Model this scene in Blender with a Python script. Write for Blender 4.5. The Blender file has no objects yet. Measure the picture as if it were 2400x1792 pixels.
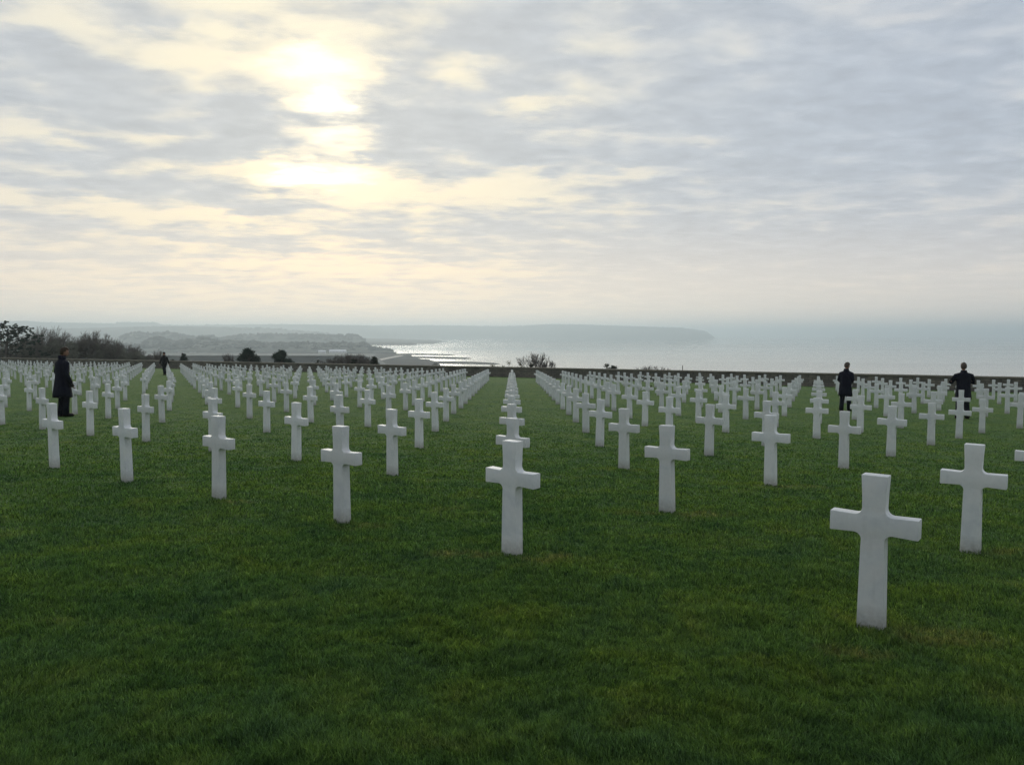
import bpy, bmesh, math, random
import numpy as np
from mathutils import Vector, Matrix, noise as mnoise

R = math.radians
SC = bpy.context.scene
COL = SC.collection
random.seed(7)

# ------------------------------------------------------------------ camera
CAMZ = 48.0                      # metres above the sea
FPX = 1900.0                     # focal length in pixels of a 2400 px wide frame
PITCH = math.atan(115.0 / FPX)
cam = bpy.data.cameras.new('camera')
cam.sensor_width = 36.0
cam.lens = FPX / 2400.0 * 36.0
cam.clip_start = 0.05
cam.clip_end = 90000.0
camo = bpy.data.objects.new('camera', cam)
COL.objects.link(camo)
camo.location = (0, 0, CAMZ)
camo.rotation_euler = (math.pi / 2 - PITCH, 0, 0)
SC.camera = camo

SC.view_settings.view_transform = 'Standard'
SC.view_settings.look = 'None'
SC.view_settings.gamma = 1.0
SC.view_settings.exposure = 0.0
cy = SC.cycles
cy.max_bounces = 8
cy.diffuse_bounces = 3
cy.glossy_bounces = 3
cy.transmission_bounces = 3
cy.transparent_max_bounces = 8
cy.volume_bounces = 3
cy.use_adaptive_sampling = True
cy.adaptive_threshold = 0.015
cy.sample_clamp_indirect = 5.0
cy.use_denoising = True
cy.denoising_prefilter = 'FAST'


def SS(t):
    t = min(1.0, max(0.0, t))
    return t * t * (3 - 2 * t)


def G(x, y):
    """height of the lawn"""
    d = y + .6 * x
    t = np.clip((d - 8.0) / 62.0, 0, 1)
    t = t * t * (3 - 2 * t)
    return CAMZ - 1.62 - .0167 * x - .0383 * y + .45 * t


# sight line helpers: real places are kept as (bearing column, distance)
def bearing(px):
    return (px - 1200.0) / FPX


def zat(py, dist):
    """height of a point seen at image row py and at the distance dist"""
    return CAMZ - (py - 781.0) / FPX * dist


# ------------------------------------------------------------------ materials
def mat(name):
    m = bpy.data.materials.new(name)
    m.use_nodes = True
    nt = m.node_tree
    nt.nodes.clear()
    return m, nt


def N(nt, t, **kw):
    n = nt.nodes.new(t)
    for k, v in kw.items():
        if k.startswith('in_'):
            n.inputs[k[3:].replace('_', ' ')].default_value = v
        elif k.startswith('i') and k[1:].isdigit():
            n.inputs[int(k[1:])].default_value = v
        else:
            setattr(n, k, v)
    return n


def lk(nt, a, b):
    nt.links.new(a, b)


def ramp(nt, fac, stops, interp='LINEAR'):
    n = nt.nodes.new('ShaderNodeValToRGB')
    n.color_ramp.interpolation = interp
    el = n.color_ramp.elements
    while len(el) < len(stops):
        el.new(0.5)
    for e, (p, c) in zip(el, stops):
        e.position = p
        e.color = (c[0], c[1], c[2], 1)
    lk(nt, fac, n.inputs[0])
    return n.outputs[0]


def noise(nt, vec, scale, detail=4, rough=.55, dist=0.0):
    n = N(nt, 'ShaderNodeTexNoise', in_Scale=scale, in_Detail=detail, in_Roughness=rough, in_Distortion=dist)
    if vec is not None:
        lk(nt, vec, n.inputs['Vector'])
    return n.outputs['Fac']


def mixc(nt, fac, a, b, blend='MIX'):
    n = nt.nodes.new('ShaderNodeMix')
    n.data_type = 'RGBA'
    n.blend_type = blend
    for s, v in ((0, fac), (6, a), (7, b)):
        if hasattr(v, 'is_linked') or hasattr(v, 'links'):
            lk(nt, v, n.inputs[s])
        elif s == 0:
            n.inputs[0].default_value = v
        else:
            n.inputs[s].default_value = (v[0], v[1], v[2], 1)
    return n.outputs[2]


def mth(nt, op, a, b=None, c=None, clamp=False):
    n = nt.nodes.new('ShaderNodeMath')
    n.operation = op
    n.use_clamp = clamp
    for s, v in ((0, a), (1, b), (2, c)):
        if v is None:
            continue
        if hasattr(v, 'links'):
            lk(nt, v, n.inputs[s])
        else:
            n.inputs[s].default_value = v
    return n.outputs[0]


def principled(nt, **kw):
    b = N(nt, 'ShaderNodeBsdfPrincipled')
    for k, v in kw.items():
        s = b.inputs[k.replace('_', ' ')]
        if hasattr(v, 'links'):
            lk(nt, v, s)
        elif isinstance(v, tuple):
            s.default_value = (v[0], v[1], v[2], 1)
        else:
            s.default_value = v
    return b


def out(nt, sh, vol=None):
    o = N(nt, 'ShaderNodeOutputMaterial')
    if sh is not None:
        lk(nt, sh, o.inputs['Surface'])
    if vol is not None:
        lk(nt, vol, o.inputs['Volume'])


def simple(name, c1, c2, scale=3.0, rough=.9, bump=0.0, bscale=20.0):
    m, nt = mat(name)
    tc = N(nt, 'ShaderNodeTexCoord').outputs['Object']
    f = noise(nt, tc, scale, 6, .6)
    col = ramp(nt, f, [(.3, c1), (.7, c2)])
    b = principled(nt, Base_Color=col, Roughness=rough, Specular_IOR_Level=.2)
    if bump:
        bp = N(nt, 'ShaderNodeBump', in_Strength=bump, in_Distance=.02)
        lk(nt, noise(nt, tc, bscale, 5), bp.inputs['Height'])
        lk(nt, bp.outputs[0], b.inputs['Normal'])
    out(nt, b.outputs[0])
    return m


def grass_colour(nt, pos):
    """patchy lawn colour, the same on the turf sheet and on its blades"""
    big = noise(nt, pos, .55, 3, .6)
    mid = noise(nt, pos, 2.2, 4, .6, .5)
    small = noise(nt, pos, 11.0, 3, .6)
    c = ramp(nt, mid, [(.28, (.060, .120, .052)), (.46, (.074, .144, .047)), (.60, (.094, .163, .045)), (.74, (.122, .174, .056))])
    c2 = ramp(nt, big, [(.32, (.80, .88, .95)), (.5, (1, 1, 1)), (.7, (1.15, 1.06, .88))])
    c = mixc(nt, 1.0, c, c2, 'MULTIPLY')
    c3 = ramp(nt, small, [(.3, (.68, .7, .7)), (.7, (1.22, 1.2, 1.12))])
    c = mixc(nt, 1.0, c, c3, 'MULTIPLY')
    # straw coloured worn places beside the nearest crosses
    worn = None
    wn = noise(nt, pos, 6.0, 4, .6)
    for (ax_, ay_, az_) in ((2.62, 4.86, .50), (4.6, 7.05, .55), (.34, 6.62, .40), (-.40, 6.75, .38), (-1.45, 7.8, .36), (2.1, 8.8, .42), (1.4, 8.85, .35), (3.95, 10.95, .45), (5.0, 7.5, .3), (-3.1, 9.1, .3), (1.95, 4.5, .3)):
        m_ = N(nt, 'ShaderNodeMapping', vector_type='TEXTURE', i1=(ax_, ay_, 46.2), i3=(az_, az_ * .55, 3.0))
        lk(nt, pos, m_.inputs[0])
        g_ = N(nt, 'ShaderNodeTexGradient', gradient_type='SPHERICAL')
        lk(nt, m_.outputs[0], g_.inputs[0])
        worn = g_.outputs['Fac'] if worn is None else mth(nt, 'MAXIMUM', worn, g_.outputs['Fac'])
    wf = mth(nt, 'MULTIPLY', mth(nt, 'MULTIPLY', worn, 1.6, clamp=True), mth(nt, 'MULTIPLY', mth(nt, 'SUBTRACT', wn, .36, clamp=True), 3.6, clamp=True), clamp=True)
    return mixc(nt, mth(nt, 'MULTIPLY', wf, .65), c, (.20, .19, .075))


m_turf, nt = mat('turf')
geo = N(nt, 'ShaderNodeNewGeometry')
pos = geo.outputs['Position']
c = grass_colour(nt, pos)
# fine blades seen from far: small dark flecks
fl = noise(nt, pos, 60.0, 3, .7)
c = mixc(nt, 1.0, c, ramp(nt, fl, [(.3, (.5, .52, .5)), (.65, (1.15, 1.12, 1.0))]), 'MULTIPLY')
b = principled(nt, Base_Color=c, Roughness=.95, Specular_IOR_Level=.1)
b.inputs['Sheen Weight'].default_value = .12
b.inputs['Sheen Roughness'].default_value = .6
b.inputs['Sheen Tint'].default_value = (.45, .62, .25, 1)
bp = N(nt, 'ShaderNodeBump', in_Strength=.9, in_Distance=.05)
lk(nt, noise(nt, pos, 9.0, 6, .7), bp.inputs['Height'])
lk(nt, bp.outputs[0], b.inputs['Normal'])
out(nt, b.outputs[0])

m_blade, nt = mat('grass_blade')
geo = N(nt, 'ShaderNodeNewGeometry')
c = grass_colour(nt, geo.outputs['Position'])
rnd = geo.outputs['Random Per Island']
c = mixc(nt, 1.0, c, ramp(nt, rnd, [(0, (.30, .38, .42)), (.5, (1.1, 1.1, 1.15)), (.90, (1.7, 1.62, 1.55)), (.97, (2.3, 2.0, 2.2)), (1, (3.4, 2.9, 3.4))]), 'MULTIPLY')
d = N(nt, 'ShaderNodeBsdfPrincipled', in_Roughness=.55)
d.inputs['Specular IOR Level'].default_value = .22
lk(nt, c, d.inputs['Base Color'])
t = N(nt, 'ShaderNodeBsdfTranslucent')
lk(nt, mixc(nt, 1.0, c, (1.3, 1.35, .7), 'MULTIPLY'), t.inputs['Color'])
mx = N(nt, 'ShaderNodeMixShader', i0=.38)
lk(nt, d.outputs[0], mx.inputs[1])
lk(nt, t.outputs[0], mx.inputs[2])
out(nt, mx.outputs[0])

m_marble, nt = mat('white_marble')
tco = N(nt, 'ShaderNodeTexCoord').outputs['Object']
oi = N(nt, 'ShaderNodeObjectInfo')
off = N(nt, 'ShaderNodeVectorMath', operation='ADD')
lk(nt, tco, off.inputs[0])
sc_ = N(nt, 'ShaderNodeVectorMath', operation='SCALE', i0=(37, 11, 23))
lk(nt, oi.outputs['Random'], sc_.inputs['Scale'])
lk(nt, sc_.outputs[0], off.inputs[1])
p = off.outputs[0]
v = noise(nt, p, 3.0, 8, .62, 1.6)
col = ramp(nt, v, [(.30, (.64, .67, .68)), (.47, (.72, .745, .735)), (.6, (.75, .76, .74)), (.75, (.70, .715, .705))])
g2 = noise(nt, p, 26.0, 5, .7)
col = mixc(nt, 1.0, col, ramp(nt, g2, [(.3, (.93, .93, .94)), (.7, (1.02, 1.02, 1.02))]), 'MULTIPLY')
# weathering: run-off stains and splashed soil at the foot
sx = N(nt, 'ShaderNodeSeparateXYZ')
lk(nt, tco, sx.inputs[0])
mp = N(nt, 'ShaderNodeMapping', i3=(9, 9, 1.2))
lk(nt, p, mp.inputs[0])
st = noise(nt, mp.outputs[0], 2.0, 5, .6)
foot = mth(nt, 'MULTIPLY', mth(nt, 'SUBTRACT', .17, sx.outputs['Z'], clamp=True), 5.0, clamp=True)
foot = mth(nt, 'MULTIPLY', foot, mth(nt, 'MULTIPLY', noise(nt, p, 30.0, 4, .7), 1.5), clamp=True)
col = mixc(nt, foot, col, (.22, .21, .15))
col = mixc(nt, mth(nt, 'MULTIPLY', mth(nt, 'SUBTRACT', st, .56, clamp=True), 1.2, clamp=True), col, (.48, .49, .46))
val = mth(nt, 'MULTIPLY_ADD', oi.outputs['Random'], .16, .96)
hv = N(nt, 'ShaderNodeHueSaturation')
lk(nt, val, hv.inputs['Value'])
lk(nt, col, hv.inputs['Color'])
b = principled(nt, Base_Color=hv.outputs[0], Roughness=.5, Specular_IOR_Level=.35)
bp = N(nt, 'ShaderNodeBump', in_Strength=.1, in_Distance=.003)
lk(nt, noise(nt, p, 140.0, 3, .6), bp.inputs['Height'])
lk(nt, bp.outputs[0], b.inputs['Normal'])
out(nt, b.outputs[0])

m_wall, nt = mat('wall_stone')
tco = N(nt, 'ShaderNodeTexCoord').outputs['UV']
br = N(nt, 'ShaderNodeTexBrick', in_Scale=1.0, in_Mortar_Size=.02, in_Brick_Width=.55, in_Row_Height=.16)
lk(nt, tco, br.inputs['Vector'])
br.inputs['Color1'].default_value = (.215, .20, .175, 1)
br.inputs['Color2'].default_value = (.135, .13, .118, 1)
br.inputs['Mortar'].default_value = (.10, .098, .09, 1)
n1 = noise(nt, tco, .8, 6, .65)
col = mixc(nt, 1.0, br.outputs[0], ramp(nt, n1, [(.3, (.6, .62, .62)), (.7, (1.25, 1.2, 1.1))]), 'MULTIPLY')
b = principled(nt, Base_Color=col, Roughness=.9, Specular_IOR_Level=.2)
bp = N(nt, 'ShaderNodeBump', in_Strength=.6, in_Distance=.03)
lk(nt, br.outputs['Fac'], bp.inputs['Height'])
bp.invert = True
lk(nt, bp.outputs[0], b.inputs['Normal'])
out(nt, b.outputs[0])
m_coping = simple('coping_stone', (.15, .135, .11), (.26, .24, .20), 1.5, .85, .4, 9)
m_soil = simple('bluff_scrub', (.035, .042, .022), (.075, .07, .04), .08, .95)
m_hill = simple('far_hill', (.030, .042, .036), (.06, .068, .052), .004, .95)
m_field = simple('coastal_field', (.07, .085, .075), (.14, .14, .12), .006, .95)
m_sand = simple('wet_sand', (.085, .078, .068), (.14, .125, .105), .01, 1.0)
m_sand.node_tree.nodes['Principled BSDF'].inputs['Specular IOR Level'].default_value = 0.0
m_drysand = simple('dry_sand', (.42, .38, .32), (.55, .50, .42), .02, .8)
m_farwood = simple('far_wood', (.012, .019, .022), (.026, .032, .030), .02, .95)
m_bark = simple('bare_bark', (.09, .08, .07), (.16, .145, .125), 2.0, .9)
m_twig = simple('bare_twig', (.11, .10, .09), (.19, .175, .155), 2.0, .9)
m_scrub = simple('olive_scrub', (.105, .115, .090), (.20, .20, .155), .6, .9)
m_pine = simple('pine_needles', (.020, .040, .032), (.055, .085, .060), 1.5, .8)
m_ever = simple('evergreen_leaves', (.016, .024, .016), (.040, .055, .030), 1.5, .7)
m_green = simple('shrub_leaves', (.05, .075, .03), (.13, .15, .06), 1.5, .7)
m_white = simple('pale_render', (.62, .62, .60), (.72, .72, .70), .1, .7)
m_roof = simple('slate_roof', (.10, .10, .11), (.16, .16, .17), .1, .7)
m_palroof = simple('pale_metal_roof', (.70, .70, .72), (.8, .8, .8), .1, .35)
m_coat = simple('navy_wool', (.006, .007, .014), (.013, .015, .026), 9.0, .9, .3, 90)
m_black = simple('black_wool', (.006, .006, .008), (.013, .013, .017), 9.0, .9, .3, 90)
m_trouser = simple('dark_trouser', (.008, .010, .016), (.016, .019, .028), 9.0, .9)
m_shoe = simple('black_leather', (.008, .008, .008), (.016, .015, .014), 9.0, .4)
m_skin = simple('skin', (.26, .145, .105), (.32, .19, .14), 12.0, .6)
m_hairb = simple('brown_hair', (.020, .013, .008), (.06, .038, .022), 60.0, .6)
m_hairg = simple('grey_brown_hair', (.055, .042, .036), (.12, .095, .08), 60.0, .6)
m_glove = simple('black_glove', (.010, .009, .009), (.02, .018, .017), 20.0, .5)
m_wood = simple('weathered_post', (.06, .05, .045), (.10, .09, .08), 6.0, .9)

# the sea
m_sea, nt = mat('sea_water')
pos = N(nt, 'ShaderNodeNewGeometry').outputs['Position']
mp = N(nt, 'ShaderNodeMapping', i3=(.0006, .0022, 1))
lk(nt, pos, mp.inputs[0])
lane = noise(nt, mp.outputs[0], 1.0, 5, .6)
rough = mth(nt, 'MULTIPLY_ADD', lane, .14, .01)
b = principled(nt, Base_Color=(.05, .085, .09), Roughness=rough, Specular_IOR_Level=.5)
b.inputs['IOR'].default_value = 1.33
mp2 = N(nt, 'ShaderNodeMapping', i3=(.020, .055, 1))
lk(nt, pos, mp2.inputs[0])
out(nt, b.outputs[0])


# ------------------------------------------------------------------ object helpers
def meshobj(name, verts, faces, m=None, parent=None, smooth=False, uvs=None):
    me = bpy.data.meshes.new(name)
    me.from_pydata([tuple(v) for v in verts], [], [tuple(f) for f in faces])
    if m is not None:
        me.materials.append(m)
    if smooth:
        me.polygons.foreach_set('use_smooth', [True] * len(me.polygons))
    if uvs is not None:
        ul = me.uv_layers.new(name='UVMap')
        li = [l.vertex_index for l in me.loops]
        ul.data.foreach_set('uv', [c for i in li for c in uvs[i]])
    me.update()
    o = bpy.data.objects.new(name, me)
    COL.objects.link(o)
    if parent is not None:
        o.parent = parent
    return o


def npmesh(name, V, F, m, parent=None, smooth=False):
    """fast mesh from numpy arrays; F is (n,3) or (n,4)"""
    me = bpy.data.meshes.new(name)
    V = np.ascontiguousarray(V, dtype=np.float32)
    F = np.ascontiguousarray(F, dtype=np.int32)
    k = F.shape[1]
    me.vertices.add(len(V))
    me.vertices.foreach_set('co', V.ravel())
    me.loops.add(F.size)
    me.loops.foreach_set('vertex_index', F.ravel())
    me.polygons.add(len(F))
    me.polygons.foreach_set('loop_start', np.arange(len(F), dtype=np.int32) * k)
    me.polygons.foreach_set('loop_total', np.full(len(F), k, dtype=np.int32))
    if smooth:
        me.polygons.foreach_set('use_smooth', np.ones(len(F), dtype=bool))
    me.materials.append(m)
    me.update(calc_edges=True)
    me.validate()
    o = bpy.data.objects.new(name, me)
    COL.objects.link(o)
    if parent is not None:
        o.parent = parent
    return o


def tag(o, label=None, cat=None, group=None, kind=None):
    if label:
        o['label'] = label
    if cat:
        o['category'] = cat
    if group:
        o['group'] = group
    if kind:
        o['kind'] = kind
    return o


def empty(name, loc):
    o = bpy.data.objects.new(name, None)
    COL.objects.link(o)
    o.location = loc
    return o


def gridmesh(name, P, m, smooth=True, parent=None):
    """P: array (a,b,3)"""
    a, b_ = P.shape[:2]
    idx = np.arange(a * b_).reshape(a, b_)
    F = np.stack([idx[:-1, :-1], idx[1:, :-1], idx[1:, 1:], idx[:-1, 1:]], -1).reshape(-1, 4)
    return npmesh(name, P.reshape(-1, 3), F, m, parent, smooth)


def vnoise(x, y, seed=0):
    """smooth value noise on arrays, 0..1"""
    xi = np.floor(x).astype(np.int64)
    yi = np.floor(y).astype(np.int64)
    xf = x - xi
    yf = y - yi
    xf = xf * xf * (3 - 2 * xf)
    yf = yf * yf * (3 - 2 * yf)

    def h(a, b):
        v = (a * 374761393 + b * 668265263 + seed * 974711) & 0xffffffff
        v = ((v ^ (v >> 13)) * 1274126177) & 0xffffffff
        return ((v ^ (v >> 16)) & 0xffff) / 65535.0
    return (h(xi, yi) * (1 - xf) + h(xi + 1, yi) * xf) * (1 - yf) + (h(xi, yi + 1) * (1 - xf) + h(xi + 1, yi + 1) * xf) * yf


# ------------------------------------------------------------------ the lawn
WALL = [(-175, 165), (-112, 135), (-64.9, 107.5), (-40.3, 95.8), (-18.85, 85.0), (-.4, 74.5), (19.66, 57.0), (30.5, 48.2), (42, 38.2), (62, 20)]
WX = np.array([p[0] for p in WALL], float)
WY = np.array([p[1] for p in WALL], float)


def wally(x):
    return np.interp(x, WX, WY)


def undul(x, y):
    """small unevenness of the turf, fading with distance"""
    r = np.sqrt(x * x + y * y)
    a = .030 * (vnoise(x * 1.3, y * 1.3, 3) - .5) + .020 * (vnoise(x * 3.7, y * 3.7, 4) - .5)
    return a * np.clip(1.2 - r / 45.0, 0, 1)


xs = np.concatenate([np.linspace(-175, -30, 50)[:-1], np.linspace(-30, -9, 60)[:-1], np.linspace(-9, 9, 140)[:-1], np.linspace(9, 22, 50)[:-1], np.linspace(22, 62, 40)])
ts = np.concatenate([np.linspace(-12, 0, 12)[:-1], np.linspace(0, 14, 120)[:-1], np.linspace(14, 40, 70)[:-1]])
P = np.zeros((len(xs), len(ts) + 40, 3))
for i, x in enumerate(xs):
    yw = wally(x)
    ys = np.concatenate([np.minimum(ts, max(yw - 20, 5) - 1 + ts * .001) if yw < 60 else ts, np.linspace(min(40, max(yw - 20, 5)), yw + .8, 40)])
    ys = np.maximum.accumulate(ys)
    P[i, :, 0] = x
    P[i, :, 1] = ys
    P[i, :, 2] = G(x, ys) + undul(np.full_like(ys, x), ys)
lawn = gridmesh('lawn', P, m_turf)
tag(lawn, kind='structure')

# blades of grass, thinning with distance
rng = np.random.default_rng(11)


def blades(n, r0, r1, h0, w0, seed):
    rg = np.random.default_rng(seed)
    r = r0 * (r1 / r0) ** (1 - np.sqrt(1 - rg.random(n) * .998))          # thinning out with distance
    th = (rg.random(n) * 2 - 1) * .66
    x = np.tan(th) * r
    y = r.copy()
    ok = (y < wally(x) - 4)
    x, y, r = x[ok], y[ok], r[ok]
    n = len(x)
    z = G(x, y) + undul(x, y)
    clump = vnoise(x * 14, y * 14, 21) * .6 + vnoise(x * 5, y * 5, 23) * .4
    big = vnoise(x * 2.1, y * 2.1, 22)
    hh = h0 * (.25 + 1.3 * clump) * (.7 + .6 * big) * (.7 + .6 * rg.random(n)) * np.clip(1.2 - r / 26, .28, 1)
    w = w0 * (.6 + .7 * rg.random(n)) * np.minimum(r, 6 + r * .45)
    # combed lean that changes over the lawn
    la = 6.28 * vnoise(x * 1.7, y * 1.7, 31) + 5.0 * (rg.random(n) - .5)
    lean = hh * (.15 + .95 * rg.random(n) ** 1.5)
    dx, dy = np.cos(la) * lean, np.sin(la) * lean
    fa = rg.random(n) * 6.283
    wx, wy = np.cos(fa) * w * .5, np.sin(fa) * w * .25
    V = np.zeros((n, 5, 3))
    z0 = z - .006
    V[:, 0] = np.stack([x - wx, y - wy, z0], 1)
    V[:, 1] = np.stack([x + wx, y + wy, z0], 1)
    mx_, my_ = x + dx * .38, y + dy * .38
    V[:, 2] = np.stack([mx_ + wx * .8, my_ + wy * .8, z + hh * .62], 1)
    V[:, 3] = np.stack([mx_ - wx * .8, my_ - wy * .8, z + hh * .62], 1)
    V[:, 4] = np.stack([x + dx, y + dy, z + hh * .95], 1)
    b0 = np.arange(n)[:, None] * 5
    F = np.concatenate([b0 + np.array([[0, 1, 2]]), b0 + np.array([[0, 2, 3]]), b0 + np.array([[3, 2, 4]])], 0)
    return V.reshape(-1, 3), F


V, F = blades(1000000, 2.3, 60.0, .040, .00105, 1)
gr = npmesh('grass', V, F, m_blade)
tag(gr, kind='stuff', label='short dark green mown grass of the cemetery lawn', cat='grass')

# ------------------------------------------------------------------ the crosses
YAW = R(-38)


def cross_mesh():
    H = 1.0
    hw_b, hw_n, hw_u, hw_t = .082, .071, .069, .079   # half widths: foot, under the arms, over the arms, top
    at, ab, ate, abe = .742, .624, .746, .618         # arm top and bottom at the post and at the ends
    W = .265
    rf = .045

    def arc(cx, cz, a0, a1, n=6):
        return [(cx + rf * math.cos(R(a0 + (a1 - a0) * k / n)), cz + rf * math.sin(R(a0 + (a1 - a0) * k / n))) for k in range(n + 1)]
    right = [(hw_b + .004, -.12), (hw_b, 0), (hw_n + .002, ab - rf - .05)]
    right += arc(hw_n + rf, ab - rf, 180, 90)
    right += [(W, abe), (W, ate)]
    right += arc(hw_u + rf, at + rf, 270, 180)
    right += [(hw_u + .003, at + .14), (hw_t, H)]
    prof = right + [(-x, z) for x, z in reversed(right)]
    bm = bmesh.new()
    T = .049
    fr = [bm.verts.new((x, -T, z)) for x, z in prof]
    bk = [bm.verts.new((x, T, z)) for x, z in prof]
    bm.faces.new(fr)
    bm.faces.new(list(reversed(bk)))
    n = len(prof)
    for k in range(n):
        k2 = (k + 1) % n
        bm.faces.new((fr[k2], fr[k], bk[k], bk[k2]))
    bmesh.ops.recalc_face_normals(bm, faces=bm.faces)
    edges = [e for e in bm.edges if e.calc_face_angle(0) > .5]
    bmesh.ops.bevel(bm, geom=edges, offset=.006, segments=2, affect='EDGES', profile=.6)
    big = [f for f in bm.faces if len(f.verts) > 6]
    bmesh.ops.triangulate(bm, faces=big)
    me = bpy.data.meshes.new('grave_cross')
    bm.to_mesh(me)
    bm.free()
    me.materials.append(m_marble)
    me.polygons.foreach_set('use_smooth', [True] * len(me.polygons))
    me.set_sharp_from_angle(angle=R(28))
    return me


CM = cross_mesh()
# surveyed crosses: file, place in the file, x, y, size
SURVEY = [(0, 0, -0.0, 6.79, 0.983), (-1, 0, -1.7, 8.02, 0.973), (-2, 0, -3.41, 9.34, 0.967), (-3, 0, -5.03, 10.5, 0.963), (-4, 0, -6.69, 11.76, 0.948), (-1, 1, -1.73, 11.63, 0.958), (-2, 1, -3.49, 13.02, 0.946), (-1, 2, -1.76, 15.26, 0.932), (-1, 3, -1.78, 18.7, 0.91), (-1, 4, -1.79, 21.87, 0.904), (-1, 5, -1.79, 24.73, 0.903), (-3, 2, -5.43, 17.85, 0.917), (-2, 3, -3.54, 19.8, 0.913), (1, 1, 1.74, 8.99, 0.981), (1, 2, 1.75, 12.57, 0.952), (1, 3, 1.73, 15.9, 0.934), (1, 4, 1.74, 19.0, 0.931), (1, 5, 1.75, 22.12, 0.924), (1, 6, 1.76, 25.03, .91), (1, 7, 1.74, 27.69, .9), (2, 2, 3.56, 11.06, 0.969), (2, 3, 3.55, 14.51, 0.934), (3, 3, 5.38, 13.05, 0.937), (4, 4, 6.98, 14.83, 0.935), (5, 5, 8.81, 16.94, 0.889), (6, 6, 10.34, 18.65, 0.872), (7, 7, 11.77, 20.2, 0.85), (-5, 1, -8.74, 16.71, 0.926), (-4, 1, -7.07, 15.57, 0.919), (-6, 2, -10.67, 21.33, 0.913), (-7, 3, -12.36, 25.32, 0.919), (-8, 4, -14.26, 29.8, 0.907), (-6, 1, -10.42, 17.9, 0.925), (-8, 2, -14.27, 23.87, 0.884), (-4, 3, -7.15, 21.99, 0.93), (-5, 4, -9.04, 26.63, 0.902), (-3, 5, -5.2, 27.57, .9), (-4, 4, -6.9, 24.71, 0.902), (-2, 5, -3.45, 26.18, 0.899), (2, 5, 3.46, 21.01, 0.899), (2, 7, 3.43, 27.2, .9), (-7, 1, -11.98, 18.95, 0.934)]
FRONT = [(0, 2.27, 5.02, .976), (1, 4.12, 7.18, .98), (2, 6.14, 9.35, .95), (3, 7.95, 11.5, .94)]
GJ = [0, 3.5, 7.05, 10.4, 13.5, 16.6, 19.5, 22.2]


def lattice(i, j):
    g = GJ[j] if j < 8 else 22.2 + 2.87 * (j - 7)
    g = float(g)
    x = (1.745 if i < 0 else 1.73) * i
    if i < -4:
        x -= .03 * (-4 - i)
    if i > 4:
        x -= .045 * (i - 4)
    y = 6.79 + g - 1.27 * i
    s = .93 - .0022 * max(0, y - 18)
    return x, y, max(s, .83)


ORD = ['front', 'second', 'third', 'fourth', 'fifth', 'sixth', 'seventh', 'eighth', 'ninth', 'tenth', 'eleventh', 'twelfth', 'thirteenth', 'fourteenth', 'fifteenth', 'sixteenth', 'seventeenth', 'eighteenth', 'nineteenth', 'twentieth', 'twenty-first', 'twenty-second', 'twenty-third', 'twenty-fourth', 'twenty-fifth', 'twenty-sixth', 'twenty-seventh', 'twenty-eighth', 'twenty-ninth', 'thirtieth']
SV = {(a[0], a[1]): a[2:] for a in SURVEY}
cand = []
for i in range(-70, 30):
    j0 = max(0, i)
    for j in range(j0, 60):
        x, y, s = SV.get((i, j)) or lattice(i, j)
        gap = 14.0 if x < 3 else max(9.0, 14 - (x - 3) * .3)
        if y > wally(x) - gap or y < 3:
            continue
        if abs(x / y) > .66 or (y > 12 and abs(x / y) > .64):
            continue
        cand.append((math.hypot(x, y), i, j, x, y, s))
cand.sort()
rr = random.Random(5)


def label_for(i, j):
    n = j - max(0, i)
    if (i, j) == (0, 0):
        return 'white marble cross in the middle of the lawn, front one of the centre file'
    if (i, j) == (-4, 0):
        return 'frontmost white marble cross just before the man in the long navy coat'
    if i == 0:
        return 'white marble cross, %s from the front in the centre file' % ORD[n]
    side = 'left' if i < 0 else 'right'
    k = abs(i)
    fn = 'first' if k == 1 else ORD[k - 1]
    if n == 0:
        return 'white marble cross at the front of the %s file %s of centre' % (fn, side)
    return 'white marble cross, %s from the front in the %s file %s of centre' % (ORD[n], fn, side)


def put_cross(x, y, s, label):
    o = bpy.data.objects.new('grave_cross', CM)
    COL.objects.link(o)
    o.location = (x, y, float(G(x, y) + undul(np.array([x]), np.array([y]))[0]))
    o.rotation_euler = (R(rr.uniform(-.9, .9)), R(rr.uniform(-.8, .8)), YAW + R(rr.uniform(-1.8, 1.8)))
    o.scale = (s, s, s)
    tag(o, label, 'cross', 'white grave crosses standing in rows on the lawn')
    return o


put_cross(*FRONT[0][1:], 'largest white marble cross, nearest the camera in the right foreground')
put_cross(*FRONT[1][1:], 'large white marble cross behind the nearest one, close to the right edge')
put_cross(*FRONT[2][1:], 'white marble cross with only its arm end showing at the right edge')
NIND = 292
for k, (dd, i, j, x, y, s) in enumerate(cand[:NIND]):
    put_cross(x, y, s, label_for(i, j))
rest = cand[NIND:]
# everything farther: one mass of the same crosses
nv = len(CM.vertices)
cv = np.zeros(nv * 3)
CM.vertices.foreach_get('co', cv)
cv = cv.reshape(-1, 3)
CM.calc_loop_triangles()
tri = np.zeros(len(CM.loop_triangles) * 3, dtype=np.int32)
CM.loop_triangles.foreach_get('vertices', tri)
tri = tri.reshape(-1, 3)
VV, FF = [], []
for k, (dd, i, j, x, y, s) in enumerate(rest):
    a = YAW + R(rr.uniform(-1.2, 1.2))
    ca, sa = math.cos(a), math.sin(a)
    q = cv * s
    w = np.stack([q[:, 0] * ca - q[:, 1] * sa + x, q[:, 0] * sa + q[:, 1] * ca + y, q[:, 2] + G(x, y)], 1)
    VV.append(w)
    FF.append(tri + k * nv)
far = npmesh('far_grave_crosses', np.concatenate(VV), np.concatenate(FF), None or m_marble)
tag(far, 'countless far rows of white crosses merging before the wall', 'crosses', kind='stuff')
print('crosses', len(cand), 'rest', len(rest), 'max dist individual', cand[NIND - 1][0])

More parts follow.
